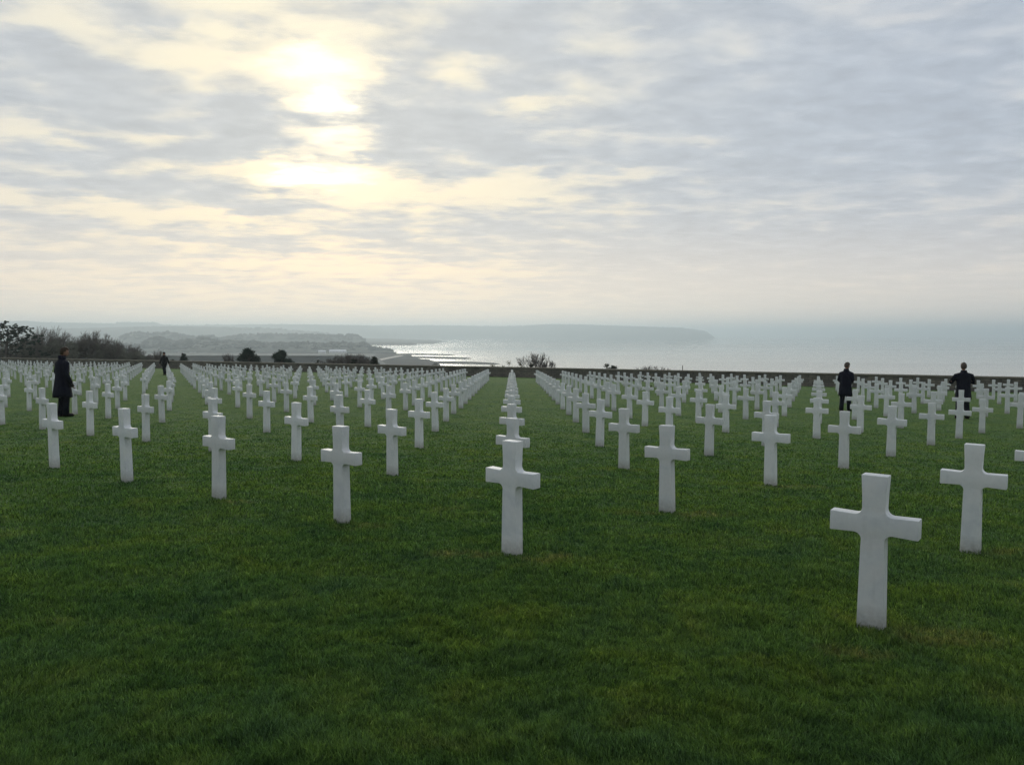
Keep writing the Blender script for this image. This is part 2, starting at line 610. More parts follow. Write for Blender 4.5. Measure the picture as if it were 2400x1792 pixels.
# ------------------------------------------------------------------ the boundary wall
wall = empty('boundary_wall', (0, 75, float(G(0, 75))))
tag(wall, 'long low dark stone wall with a coping closing the lawn before the sea', 'wall')


def ribbon(x0, x1, n, half, zb, zt, uvs=True):
    xs_ = np.linspace(x0, x1, n)
    ys_ = wally(xs_)
    # soften the bends
    for _ in range(30):
        ys_[1:-1] = (ys_[:-2] + ys_[1:-1] * 2 + ys_[2:]) / 4
    tx, ty = np.gradient(xs_), np.gradient(ys_)
    L_ = np.hypot(tx, ty)
    nx, ny = ty / L_, -tx / L_
    s_ = np.cumsum(L_)
    gz = np.array([float(G(a, b)) for a, b in zip(xs_, ys_)])
    verts, faces, uv = [], [], []
    for k in range(n):
        for (o_, zz) in ((half, zb), (half, zt), (-half, zt), (-half, zb)):
            verts.append((xs_[k] + nx[k] * o_, ys_[k] + ny[k] * o_ - 75, gz[k] + zz - float(G(0, 75))))
            uv.append((s_[k], zz + (half if o_ < 0 else 0)))
    for k in range(n - 1):
        a = k * 4
        b_ = a + 4
        for q in range(3):
            faces.append((a + q, b_ + q, b_ + q + 1, a + q + 1))
    faces.append((0, 1, 2, 3))
    e = (n - 1) * 4
    faces.append((e + 3, e + 2, e + 1, e))
    return verts, faces, uv


v_, f_, u_ = ribbon(-172, 60, 240, .20, -.4, .84)
meshobj('wall_body', v_, f_, m_wall, wall, uvs=u_)
v_, f_, u_ = ribbon(-172.2, 60.2, 240, .26, .84, .94)
meshobj('coping', v_, f_, m_coping, wall, uvs=u_)

# ------------------------------------------------------------------ people
def loft(rings, n=14, cap=True):
    """rings: list of (centre, axis_x, axis_y) vectors; returns verts, faces"""
    V_, F_ = [], []
    for c_, ax, ay in rings:
        for k in range(n):
            a = 2 * math.pi * k / n
            V_.append(Vector(c_) + Vector(ax) * math.cos(a) + Vector(ay) * math.sin(a))
    for r_ in range(len(rings) - 1):
        for k in range(n):
            k2 = (k + 1) % n
            F_.append((r_ * n + k, r_ * n + k2, (r_ + 1) * n + k2, (r_ + 1) * n + k))
    if cap:
        F_.append(tuple(reversed(range(n))))
        F_.append(tuple((len(rings) - 1) * n + k for k in range(n)))
    return V_, F_


def tube(pts, rad, n=10):
    """limb through pts with radii"""
    rings = []
    for k, p_ in enumerate(pts):
        p_ = Vector(p_)
        a = Vector(pts[max(0, k - 1)])
        b_ = Vector(pts[min(len(pts) - 1, k + 1)])
        d_ = (b_ - a).normalized()
        up = Vector((0, 1, 0)) if abs(d_.y) < .9 else Vector((1, 0, 0))
        ax = d_.cross(up).normalized()
        ay = ax.cross(d_).normalized()
        r_ = rad[k]
        rx, ry = (r_ if isinstance(r_, tuple) else (r_, r_))
        rings.append((p_, ax * rx, ay * ry))
    return loft(rings, n)


def join(*parts_):
    V_, F_ = [], []
    for v, f in parts_:
        o_ = len(V_)
        V_ += list(v)
        F_ += [tuple(i + o_ for i in q) for q in f]
    return V_, F_


def skin_body(name, nodes, edges, radii, m):
    """one continuous body grown over a skeleton"""
    me = bpy.data.meshes.new(name)
    me.from_pydata(nodes, edges, [])
    o = bpy.data.objects.new(name, me)
    COL.objects.link(o)
    md = o.modifiers.new('skin', 'SKIN')
    for k, sv in enumerate(me.skin_vertices[0].data):
        r_ = radii[k]
        sv.radius = r_ if isinstance(r_, tuple) else (r_, r_)
    me.skin_vertices[0].data[0].use_root = True
    md.use_smooth_shade = True
    sb = o.modifiers.new('sub', 'SUBSURF')
    sb.levels = sb.render_levels = 2
    dg = bpy.context.evaluated_depsgraph_get()
    ev = bpy.data.meshes.new_from_object(o.evaluated_get(dg))
    o.modifiers.clear()
    o.data = ev
    ev.materials.clear()
    ev.materials.append(m)
    return o


def person(loc, rz, label, height, elbow, hand, feet, coat_hem, hem_r, coat_m, hair_m, head_yaw=0.0, head_tilt=0.0, lean=0.0, gloves=False, hat=False, collar=.0, hair_len=1.0, shoulder=.20):
    """the figure faces +y in its own space; elbow, hand, feet: (left, right) points for a 1.78 m figure"""
    k = height / 1.78
    nodes, edges, rad = [], [], []

    def add(p_, r_, parent=None):
        nodes.append(p_)
        rad.append(r_)
        if parent is not None:
            edges.append((parent, len(nodes) - 1))
        return len(nodes) - 1
    pel = add((0, 0, .95), (.15, .11))
    wa = add((0, lean * .3, 1.12), (.14, .10), pel)
    ch = add((0, lean * .7, 1.29), (.14, .10), wa)
    up = add((0, lean, 1.42), (.075, .065), ch)
    nk = add((0, lean + .01, 1.52), .055, up)
    hc = Vector((0, lean + .03 - head_tilt * .14, 1.66))
    nk2 = add((0, lean + .02, 1.57), .052, nk)
    for sgn, q in ((-1, 0), (1, 1)):
        sh = add((sgn * shoulder * .85, lean, 1.365), .045, up)
        el = add(elbow[q], .044, sh)
        hd = Vector(hand[q])
        fore = (hd - Vector(elbow[q])).normalized()
        wr = add(tuple(hd), .030, el)
        palm = add(tuple(hd + fore * .06), (.038, .020), wr)
        side = fore.cross(Vector((0, 0, 1)))
        if side.length < .3:
            side = Vector((0, 1, 0))
        side.normalize()
        curl = side.cross(fore).normalized() * -1
        if curl.y < 0:
            curl = -curl
        for fi, off_ in enumerate((-.027, -.009, .009, .027)):
            ln = (.068, .080, .076, .060)[fi]
            b0 = add(tuple(hd + fore * .095 + side * off_), .0105, palm)
            b1 = add(tuple(hd + fore * (.095 + ln * .5) + side * off_ + curl * .012), .0095, b0)
            add(tuple(hd + fore * (.095 + ln * .85) + side * off_ + curl * .038), .008, b1)
        t0 = add(tuple(hd + fore * .035 - side * .034 + curl * .012), .012, wr)
        add(tuple(hd + fore * .085 - side * .05 + curl * .03), .0095, t0)
        hp = add((sgn * .085, 0, .90), .092, pel)
        ft = Vector(feet[q])
        kn = add(tuple(Vector((sgn * .09, 0, .92)).lerp(ft, .5) + Vector((0, .03, .02))), .060, hp)
        an = add(tuple(ft + Vector((0, -.02, .09))), .042, kn)
        add(tuple(ft + Vector((0, .13, .03))), (.04, .025), an)
    body = skin_body('person', nodes, edges, rad, m_skin)
    # head joined into the body mesh: skull, jaw, nose, ears
    hr = Matrix.Rotation(head_yaw, 4, 'Z') @ Matrix.Rotation(head_tilt, 4, 'X')
    bm = bmesh.new()
    bm.from_mesh(body.data)
    hb = bmesh.new()
    bmesh.ops.create_uvsphere(hb, u_segments=20, v_segments=14, radius=1)
    for v in hb.verts:
        z_ = v.co.z
        wx = .077 * (1 - .22 * max(0, -z_) ** 1.4)
        y_ = v.co.y * .098
        if v.co.y > 0:
            y_ *= .92
            if z_ < -.35:
                y_ += .012
        v.co = Vector((v.co.x * wx, y_, z_ * .122))
    for sgn in (-1, 1):   # ears
        r_ = bmesh.ops.create_uvsphere(hb, u_segments=8, v_segments=6, radius=1)
        for v in r_['verts']:
            v.co = Vector((v.co.x * .010 + sgn * .078, v.co.y * .018 - .004, v.co.z * .032 - .004))
        r_ = bmesh.ops.create_uvsphere(hb, u_segments=8, v_segments=6, radius=1)   # brow and eye mounds
        for v in r_['verts']:
            v.co = Vector((v.co.x * .018 + sgn * .030, v.co.y * .010 + .080, v.co.z * .010 + .008))
    r_ = bmesh.ops.create_uvsphere(hb, u_segments=8, v_segments=8, radius=1)       # nose
    for v in r_['verts']:
        v.co = Vector((v.co.x * .014, v.co.y * .020 + .094 - v.co.z * .006, v.co.z * .028 - .022))
    r_ = bmesh.ops.create_uvsphere(hb, u_segments=10, v_segments=6, radius=1)      # mouth
    for v in r_['verts']:
        v.co = Vector((v.co.x * .026, v.co.y * .010 + .084, v.co.z * .009 - .064))
    bmesh.ops.transform(hb, matrix=Matrix.Translation(hc) @ hr, verts=hb.verts)
    tmp = bpy.data.meshes.new('t')
    hb.to_mesh(tmp)
    hb.free()
    bm.from_mesh(tmp)
    for f in bm.faces:
        f.smooth = True
    bm.to_mesh(body.data)
    bm.free()
    # hair
    hb = bmesh.new()
    bmesh.ops.create_icosphere(hb, subdivisions=4, radius=1)
    kill = [v for v in hb.verts if (v.co.y > .25 and v.co.z < .42) or v.co.z < -.62 * hair_len or (abs(v.co.x) > .55 and v.co.y > -.1 and v.co.z < .0)]
    bmesh.ops.delete(hb, geom=kill, context='VERTS')
    for v in hb.verts:
        c_ = v.co.copy()
        q = 1 + .07 * mnoise.noise(c_ * 4.0) + .05 * mnoise.noise(c_ * 11.0)
        v.co = Vector((c_.x * .090, c_.y * .112 - .004, c_.z * .128 + .010)) * q
    r_ = bmesh.ops.solidify(hb, geom=hb.faces[:], thickness=.012)
    bmesh.ops.transform(hb, matrix=Matrix.Translation(hc) @ hr, verts=hb.verts)
    me = bpy.data.meshes.new('hair')
    for f in hb.faces:
        f.smooth = True
    hb.to_mesh(me)
    hb.free()
    me.materials.append(hair_m)
    ho = bpy.data.objects.new('hair', me)
    COL.objects.link(ho)
    ho.parent = body
    if hat:
        hv = join(tube([hc + Vector((0, -.002, .050)), hc + Vector((0, -.004, .085)), hc + Vector((0, -.006, .135)), hc + Vector((0, -.006, .148))], [(.100, .112), (.098, .110), (.090, .100), (.05, .06)], 16))
        meshobj('cap', hv[0], hv[1], m_black, body, smooth=True)
    # coat: torso, skirt, sleeves, collar
    hz = coat_hem
    rings = []
    for z_, rx, ry in ((hz, hem_r, hem_r * .78), (hz + .12, hem_r * .97, hem_r * .75), (.95, .215, .165), (1.08, .205, .155), (1.22, .215, .160), (1.33, .215, .155), (1.40, .185, .135), (1.45, .130, .108), (1.50, .086, .088)):
        l_ = lean * max(0, (z_ - .9) / .55) if z_ > .9 else 0
        rings.append(((0, l_, z_), (rx, 0, 0), (0, ry, 0)))
    tv = loft(rings, 28)
    # folds in the skirt
    for v in tv[0]:
        if v.z < 1.0:
            a = math.atan2(v.y, v.x)
            f_ = 1 + .045 * math.sin(a * 5 + 1.0) * (1.0 - v.z) * 1.8
            v.x *= f_
            v.y *= f_
    parts_ = [tv]
    for sgn, q in ((-1, 0), (1, 1)):
        el, hd = Vector(elbow[q]), Vector(hand[q])
        sh = Vector((sgn * shoulder, lean, 1.365))
        sh0 = Vector((sgn * shoulder * .45, lean, 1.415))
        parts_.append(tube([sh0, sh, sh.lerp(el, .5), el, el.lerp(hd, .5), el.lerp(hd, .97)], [.060, .080, .074, .066, .060, .054], 14))
    parts_.append(loft([((0, lean, 1.46), (.105, 0, 0), (0, .100, 0)), ((0, lean - .005, 1.50), (.092, 0, 0), (0, .092, 0)), ((0, lean - .005, 1.545 + collar), (.088, 0, 0), (0, .090, 0)), ((0, lean, 1.53 + collar), (.070, 0, 0), (0, .070, 0))], 18))
    cv_ = join(*parts_)
    meshobj('coat', cv_[0], cv_[1], coat_m, body, smooth=True)
    # trousers and shoes
    for q, sgn in ((0, -1), (1, 1)):
        ft = Vector(feet[q])
        hp = Vector((sgn * .085, 0, .93))
        kn = Vector((sgn * .09, 0, .92)).lerp(ft, .5) + Vector((0, .03, .02))
        tv = tube([hp, hp.lerp(kn, .5), kn, kn.lerp(ft, .5) + Vector((0, -.01, .03)), ft + Vector((0, -.015, .05))], [.115, .100, .085, .078, .080], 14)
        meshobj('trouser_leg', tv[0], tv[1], m_trouser, body, smooth=True)
        sv = tube([ft + Vector((0, -.09, .035)), ft + Vector((0, -.06, .045)), ft + Vector((0, .05, .045)), ft + Vector((0, .14, .035)), ft + Vector((0, .185, .028))], [(.028, .03), (.043, .045), (.048, .045), (.047, .032), (.025, .02)], 12)
        meshobj('shoe', sv[0], sv[1], m_shoe, body, smooth=True)
        if gloves:
            hd = Vector(hand[q])
            fore = (hd - Vector(elbow[q])).normalized()
            gv = tube([hd - fore * .03, hd + fore * .02, hd + fore * .09], [.036, .045, .05], 12)
            meshobj('glove_cuff', gv[0], gv[1], m_glove, body, smooth=True)
    body.scale = (k, k, k)
    body.rotation_euler = (0, 0, rz)
    body.location = loc
    tag(body, label, 'person', 'visitors walking among the crosses')
    return body


def ground(x, y):
    return (x, y, float(G(x, y)) + .0)


person(ground(-12.09, 21.75), R(-38), 'person in a long navy coat with tousled brown hair, left, seen from behind', 1.86,
       ((-.27, -.02, 1.16), (.25, -.02, 1.14)), ((-.29, .08, .90), (.27, .10, .86)), ((-.07, -.02, 0), (.07, .05, 0)),
       .50, .285, m_coat, m_hairb, head_yaw=R(-22), head_tilt=R(-14), lean=.02, gloves=True, collar=.03, hair_len=1.15, shoulder=.22)
person(ground(11.62, 28.2), R(-42), 'person in a dark jacket with head bowed, back turned, left of the photographer', 1.70,
       ((-.23, -.02, 1.14), (.23, .04, 1.13)), ((-.17, .18, 1.02), (.14, .24, 1.06)), ((-.09, -.10, 0), (.09, .20, 0)),
       .56, .245, m_coat, m_hairg, head_yaw=R(-30), head_tilt=R(-16), lean=.07, collar=.01, shoulder=.19)
person(ground(13.98, 25.05), R(-8), 'person in a navy coat with both elbows raised, back turned, rightmost figure', 1.74,
       ((-.34, .08, 1.16), (.34, .10, 1.15)), ((-.09, .30, 1.32), (.09, .30, 1.32)), ((-.15, 0, 0), (.15, .02, 0)),
       .62, .245, m_coat, m_hairg, lean=.01, collar=.0, hair_len=.9, shoulder=.225)
person(ground(-27.63, 64.4), R(172), 'distant person in black coat and cap striding towards the camera by the wall', 1.80,
       ((-.28, -.06, 1.15), (.28, .03, 1.15)), ((-.34, -.05, .88), (.34, .06, .88)), ((-.16, .18, 0), (.10, -.14, 0)),
       .72, .26, m_black, m_hairb, hat=True, shoulder=.21)

# ------------------------------------------------------------------ plants
def seg_mesh(segs, n=4):
    """segs: list of (p0, p1, r0, r1) -> tubes"""
    A = np.array([s[0] for s in segs], float)
    B = np.array([s[1] for s in segs], float)
    r0 = np.array([s[2] for s in segs])[:, None]
    r1 = np.array([s[3] for s in segs])[:, None]
    D = B - A
    D /= np.linalg.norm(D, axis=1, keepdims=True) + 1e-9
    U = np.tile(np.array([[.31, .22, .92]]), (len(segs), 1))
    X_ = np.cross(D, U)
    X_ /= np.linalg.norm(X_, axis=1, keepdims=True) + 1e-9
    Y_ = np.cross(D, X_)
    V_ = []
    for k in range(n):
        a = 2 * math.pi * k / n
        V_.append(A + (X_ * math.cos(a) + Y_ * math.sin(a)) * r0)
    for k in range(n):
        a = 2 * math.pi * k / n
        V_.append(B + (X_ * math.cos(a) + Y_ * math.sin(a)) * r1)
    V_ = np.stack(V_, 1)
    b0 = np.arange(len(segs))[:, None] * 2 * n
    F_ = np.concatenate([b0 + np.array([[k, (k + 1) % n, n + (k + 1) % n, n + k]]) for k in range(n)], 0)
    return V_.reshape(-1, 3), F_


def branch(rg, segs, p_, d_, ln, r_, lev, maxlev, spread, nchild=(3, 5), rmin=.012, grav=.12):
    steps = 3 if lev < maxlev else 2
    q = p_
    dd = d_
    pts = []
    for s_ in range(steps):
        dd = (dd + Vector((rg.gauss(0, .13), rg.gauss(0, .13), rg.gauss(.03, .08) + grav * .3))).normalized()
        q2 = q + dd * (ln / steps)
        ra = r_ * (1 - .5 * s_ / steps)
        rb = r_ * (1 - .5 * (s_ + 1) / steps)
        segs[min(lev, 1)].append((tuple(q), tuple(q2), max(ra, rmin), max(rb, rmin)))
        q = q2
        pts.append((q.copy(), dd.copy(), rb))
    if lev >= maxlev:
        return
    for c_ in range(rg.randint(*nchild)):
        pp, pd, pr = pts[min(steps - 1, rg.randint(0 if lev else 1, steps))] if c_ else pts[-1]
        ax = pd.orthogonal().normalized()
        ax.rotate(Matrix.Rotation(rg.uniform(0, 6.28), 3, pd))
        nd = (pd * math.cos(spread) + ax * math.sin(spread) * rg.uniform(.6, 1.2)).normalized()
        branch(rg, segs, pp, nd, ln * rg.uniform(.55, .8), pr * .68, lev + 1, maxlev, spread, nchild, rmin, grav)


def bare_tree(px, dist, ztop, zbase, label, seed, stems=1, spread=.42, lev=4, rmin=.014, r0=None, name='bare_tree', cat='tree', group=None, flare=.0, wide=1.0, nchild=(3, 5)):
    rg = random.Random(seed)
    x = bearing(px) * dist
    H = ztop - zbase
    root = empty(name, (x, dist, zbase))
    tag(root, label, cat, group)
    segs = [[], []]
    for s_ in range(stems):
        a = rg.uniform(0, 6.28) if stems < 6 else s_ * 2.4 + rg.uniform(-.3, .3)
        f_ = (flare * rg.uniform(.3, 1.0) if stems < 6 else flare * math.sqrt((s_ + .3) / stems)) if stems > 1 else 0
        d_ = Vector((math.cos(a) * f_, math.sin(a) * f_, 1)).normalized()
        branch(rg, segs, Vector((0, 0, 0)), d_, H * .36, r0 or H * .016, 0, lev, spread, nchild=nchild, rmin=rmin)
    # fit the crown to its height
    zm = max(s[1][2] for s in segs[0] + segs[1])
    k = H / zm
    for g_ in (0, 1):
        segs[g_] = [((a[0] * k * wide, a[1] * k * wide, a[2] * k), (b_[0] * k * wide, b_[1] * k * wide, b_[2] * k), ra, rb) for a, b_, ra, rb in segs[g_]]
    v, f = seg_mesh(segs[0], 6)
    npmesh('trunk', v, f, m_bark, root, True)
    v, f = seg_mesh(segs[1], 3)
    npmesh('crown', v, f, m_twig, root, False)
    return root


def leaf_cloud(centres, radii, per, size, seed, flat=.6):
    rg = np.random.default_rng(seed)
    VV_, n_ = [], 0
    for (c_, r_) in zip(centres, radii):
        k = per
        d_ = rg.normal(size=(k, 3))
        d_ /= np.linalg.norm(d_, axis=1, keepdims=True)
        rad = r_ * (rg.random((k, 1)) ** .45)
        q = np.array(c_)[None] + d_ * rad * np.array([[1, 1, flat]])
        a = rg.normal(size=(k, 3))
        a /= np.linalg.norm(a, axis=1, keepdims=True)
        b_ = rg.normal(size=(k, 3))
        b_ /= np.linalg.norm(b_, axis=1, keepdims=True)
        s_ = size * (.6 + .8 * rg.random((k, 1)))
        VV_.append(np.stack([q - a * s_, q + a * s_, q + b_ * s_ * 1.3], 1))
    V_ = np.concatenate(VV_).reshape(-1, 3)
    F_ = np.arange(len(V_)).reshape(-1, 3)
    return V_, F_


def pine(px, dist, ztop, zbase, width, label, seed, m=None, group=None, round_=1.0, name='pine_tree', ncl=None, top_m=None):
    rg = random.Random(seed)
    x = bearing(px) * dist
    H = ztop - zbase
    root = empty(name, (x, dist, zbase))
    tag(root, label, 'tree', group)
    segs = [((0, 0, 0), (.02 * H, 0, H * .5), .045 * H * .6, .03 * H * .6), ((.02 * H, 0, H * .5), (0, 0, H * .93), .03 * H * .6, .008 * H)]
    cs, rs = [], []
    n_ = ncl or 46
    for k in range(n_):
        t = (k + .5) / n_
        hz = H * (.08 + .86 * t)
        wr = width * .5 * (1 - t ** 1.7) ** .75 * rg.uniform(.55, 1.05) + .05 * width
        a = rg.uniform(0, 6.28)
        tip = (math.cos(a) * wr, math.sin(a) * wr, hz + rg.uniform(0, .07) * H)
        segs.append(((0, 0, max(.05 * H, hz - .12 * H)), tip, .014 * H, .006 * H))
        for q in (1.0, .6):
            cs.append((tip[0] * q, tip[1] * q, tip[2] - (1 - q) * .05 * H))
            rs.append(width * rg.uniform(.10, .17))
    cs.append((0, 0, H * .95))
    rs.append(width * .10)
    v, f = seg_mesh(segs, 5)
    npmesh('trunk', v, f, m_bark, root)
    v, f = leaf_cloud(cs, rs, 150, width * .022, seed, .75)
    npmesh('crown', v, f, m or m_pine, root)
    return root


def bush(px, dist, ztop, zbase, width, label, seed, m, name='bush', cat='bush', group=None, per=130, size=.07, nb=26, depth=.6):
    rg = random.Random(seed)
    x = bearing(px) * dist
    H = ztop - zbase
    root = empty(name, (x, dist, zbase))
    tag(root, label, cat, group)
    cs, rs, segs = [], [], []
    for k in range(nb):
        u = rg.uniform(-1, 1)
        h_ = H * (1 - abs(u) ** 2.2 * .75) * rg.uniform(.25, .92)
        c_ = (u * width * .45, rg.uniform(-1, 1) * width * .45 * depth, h_)
        cs.append(c_)
        rs.append(min(H, width) * rg.uniform(.13, .22))
    kz = H / max(c_[2] + r_ * .5 for c_, r_ in zip(cs, rs))
    cs = [(c_[0], c_[1], c_[2] * kz) for c_ in cs]
    segs = [((c_[0] * .3, c_[1] * .3, 0), c_, .03, .012) for c_ in cs]
    v, f = seg_mesh(segs, 4)
    npmesh('stem', v, f, m_bark, root)
    v, f = leaf_cloud(cs, rs, per, size, seed)
    npmesh('foliage', v, f, m, root)
    return root


# wood on the slope beyond the wall at the left
WD = 146.0
zb = float(G(-70, 110)) - 1.0
rgw = random.Random(31)
woods = [(92, 764), (112, 762), (128, 771), (146, 777), (160, 783), (176, 782), (192, 778), (206, 772), (222, 773), (236, 779), (250, 788), (264, 792), (278, 796), (292, 801), (306, 807), (320, 813), (334, 820), (350, 829), (62, 772), (366, 834)]
names_w = ['tallest thin', 'second tall thin', 'narrow', 'ragged', 'short', 'upright', 'leaning', 'high crowned', 'fan shaped', 'wide crowned', 'forked', 'low crowned', 'small', 'drooping', 'stunted', 'slim', 'sparse', 'tiny', 'half hidden', 'last and lowest']
for k, (px, py) in enumerate(woods):
    D_ = WD + rgw.uniform(-9, 14)
    bare_tree(px, D_, zat(py, D_), zb - 2.5, '%s bare winter tree in the wood beyond the wall, left' % names_w[k] if px > 70 else 'half hidden bare tree behind the big dark pine, far left',
              100 + k, stems=3, spread=.36, lev=4, rmin=.016, group='bare trees beyond the wall at the left', flare=.28, wide=.9)
scr = [(30, 806), (62, 800), (95, 798), (128, 797), (160, 800), (192, 798), (225, 803), (256, 808), (286, 815), (312, 822), (336, 830), (356, 836), (378, 840), (8, 800), (396, 843)]
ORD1 = ['leftmost'] + ORD[1:]
for k, (px, py) in enumerate(sorted(scr)):
    D_ = WD - 8 + rgw.uniform(-4, 6)
    bush(px, D_, zat(py, D_), zb - 2.5, 4.6, 'low olive brown scrub beyond the wall, %s from the left edge' % ORD1[k] if k else 'low olive brown scrub beyond the wall, leftmost under the big pine', 300 + k, m_scrub, name='scrub_bush', group='scrub beyond the wall at the left', per=260, size=.085, nb=40)


# the big dark pine at the far left: spreading limbs with needle pads
def big_pine():
    rg = random.Random(77)
    D_ = 131.0
    zb_ = zb - 1.5
    root = empty('pine_tree', (bearing(8) * D_, D_, zb_))
    tag(root, 'big dark spreading pine rising beyond the wall at the left edge', 'tree')
    u = D_ / FPX

    def P_(px, py):
        return ((px - 8) * u, 0, zat(py, D_) - zb_)
    segs, cs, rs = [], [], []
    tips = [(-6, 762), (4, 772), (14, 768), (21, 757), (30, 764), (36, 772), (44, 770), (52, 768), (60, 765), (48, 780), (64, 776), (70, 784), (58, 790), (76, 788), (84, 792), (66, 798), (40, 788), (28, 782), (18, 784), (6, 786), (-10, 776), (-18, 784), (30, 796), (52, 802), (76, 804), (10, 800), (-8, 796), (90, 799), (22, 812), (44, 815), (66, 818), (-14, 810), (80, 824), (96, 828), (30, 826), (4, 820)]
    base = P_(12, 848)
    segs.append((base, P_(16, 815), .26, .20))
    segs.append((P_(16, 815), P_(22, 780), .20, .09))
    for (px, py) in tips:
        t = P_(px, py)
        yy = rg.uniform(-1.6, 1.6)
        t = (t[0], yy, t[2])
        j0 = P_(14 + (px - 14) * .15, min(840, py + 18))
        mid = ((j0[0] + t[0]) / 2, yy * .6, (j0[2] + t[2]) / 2 + .1)
        segs += [(j0, mid, .07, .05), (mid, t, .05, .02)]
        for _ in range(7):
            c_ = (t[0] + rg.gauss(0, .42), t[1] + rg.gauss(0, .5), t[2] + rg.gauss(-.06, .18))
            cs.append(c_)
            rs.append(rg.uniform(.16, .30))
        for _ in range(2):
            cs.append((mid[0] + rg.gauss(0, .3), mid[1] + rg.gauss(0, .4), mid[2] + rg.gauss(0, .15)))
            rs.append(rg.uniform(.15, .28))
    v, f = seg_mesh(segs, 6)
    npmesh('trunk', v, f, m_bark, root, True)
    v, f = leaf_cloud(cs, rs, 120, .062, 5, .6)
    npmesh('crown', v, f, m_pine, root)


big_pine()


def behind(px, extra):
    """distance of a point a little beyond the wall along this bearing"""
    b_ = bearing(px)
    for d_ in np.arange(30, 200, .25):
        if d_ > wally(b_ * d_):
            return float(d_) + extra
    return 120.0


def wallbase(px, d_):
    return zat(np.interp(px, [0, 400, 1200, 2000, 2400], [846, 850, 864, 882, 890]), d_) - 1.2


for px, py, w, lab, sd, nm in [
        (430, 828.5, 24, 'smallest pine beyond the wall, right of the distant walking figure', 1, 'pine_tree'),
        (584, 818.5, 50, 'round topped dark pine beyond the wall, left of its twin', 2, 'pine_tree'),
        (659, 822.5, 50, 'round topped dark pine beyond the wall, right of its twin', 3, 'pine_tree'),
        (877, 836, 28, 'squat dark evergreen beside the grey leafless shrubs beyond the wall', 4, 'evergreen_shrub'),
        ]:
    d_ = behind(px, 6)
    pine(px, d_, zat(py, d_), wallbase(px, d_), w * 1.15 / FPX * d_, lab, 40 + sd, name=nm, m=m_pine if sd < 4 else m_ever)
for px, py, w, lab, sd in [
        (408, 842, 16, 'low dark bush beside the smallest pine beyond the wall', 1),
        (548, 846, 7, 'tiny dark bush beyond the wall left of the twin pines', 2),
        (744, 843, 20, 'low dark flat bush beyond the wall, left of the grey shrubs', 3),
        (833, 840, 26, 'dark low bush in the middle of the grey leafless shrubs', 4),
        (1431, 850.5, 34, 'small lone dark evergreen just above the wall against the sea', 6),
        (1246, 852, 24, 'low dark bush at the foot of the round bare tree', 5)]:
    d_ = behind(px, 4)
    bush(px, d_, zat(py, d_), wallbase(px, d_), w / FPX * d_, lab, 60 + sd, m_ever, per=90, size=.05, nb=22)
for px, py, w, lab, sd in [
        (1190, 845, 40, 'grey green ragged shrub above the wall, left of the bare tree', 1),
        (1160, 853, 34, 'lowest wispy shrub above the wall, leftmost before the sea', 2),
        (1218, 852, 26, 'wispy shrub between the ragged shrub and the bare tree', 3),
        (1018, 850, 36, 'pale hazy leafless shrub above the wall beside the beach', 4)]:
    d_ = behind(px, 4)
    bush(px, d_, zat(py, d_), wallbase(px, d_), w / FPX * d_, lab, 80 + sd, m_green if sd < 4 else m_scrub, name='shrub', cat='shrub', per=42, size=.045, nb=26)
for px, py, wd, stems, lab, sd in [
        (1255, 822.5, .95, 7, 'round bare tree standing alone above the wall against the sea', 1),
        (1530, 855, 1.6, 6, 'faint bare shrub right of the lone evergreen above the wall', 2),
        (790, 829, 1.2, 6, 'leafless grey shrub, leftmost of the clump beyond the wall', 3),
        (812, 826, 1.0, 6, 'leafless grey shrub, second of the clump beyond the wall', 4),
        (828, 826, 1.0, 6, 'leafless grey shrub, middle of the clump beyond the wall', 5),
        (844, 829, 1.0, 6, 'leafless grey shrub, fourth of the clump beyond the wall', 6),
        (858, 834, 1.0, 5, 'leafless grey shrub, rightmost of the clump beyond the wall', 7),
        (1283, 842, 1.1, 4, 'small bare sapling leaning right of the round bare tree', 8),
        (534, 826, .6, 4, 'faint slender bare sapling left of the twin pines', 9),
        (374, 818, .7, 4, 'thin bare sapling behind the distant walking figure', 10),
        (765, 838, 1.3, 5, 'low leafless shrub joining the dark flat bush and the clump', 11)]:
    d_ = behind(px, 9)
    bare_tree(px, d_, zat(py, d_), wallbase(px, d_), lab, 500 + sd, stems=stems + 6, spread=.24, lev=3, rmin=.011, r0=.04, nchild=(3, 4), name='bare_shrub' if stems != 7 else 'bare_tree', cat='shrub' if stems != 7 else 'tree', flare=.95, wide=wd * .8 if stems != 7 else wd)
# thin post above the wall
d_ = behind(1600, 5)
po = seg_mesh([((0, 0, 0), (0, 0, zat(857, d_) - wallbase(1600, d_)), .035, .03), ((0, 0, zat(857, d_) - wallbase(1600, d_)), (0, 0, zat(856, d_) - wallbase(1600, d_)), .045, .02)], 8)
o = npmesh('wooden_post', po[0], po[1], m_wood)
o.location = (bearing(1600) * d_, d_, wallbase(1600, d_))
tag(o, 'thin upright post showing above the wall against the sea', 'post')
# two yellow green plants between the crosses
for k, (px, py, lab) in enumerate([(1520, 897, 'yellow green flowering plant between far crosses, left one'), (1549, 900, 'yellow green flowering plant between far crosses, right one')]):
    x_, y_ = bearing(px) * 47.5, 47.5
    H_ = .62
    bush(px, 47.5, float(G(x_, y_)) + H_, float(G(x_, y_)), .42, lab, 95 + k, m_green, name='flowering_plant', cat='plant', per=40, size=.03, nb=12)

# ------------------------------------------------------------------ far land
REARTH = 7.4e6


def drop(d_):
    return d_ * d_ / (2 * REARTH)


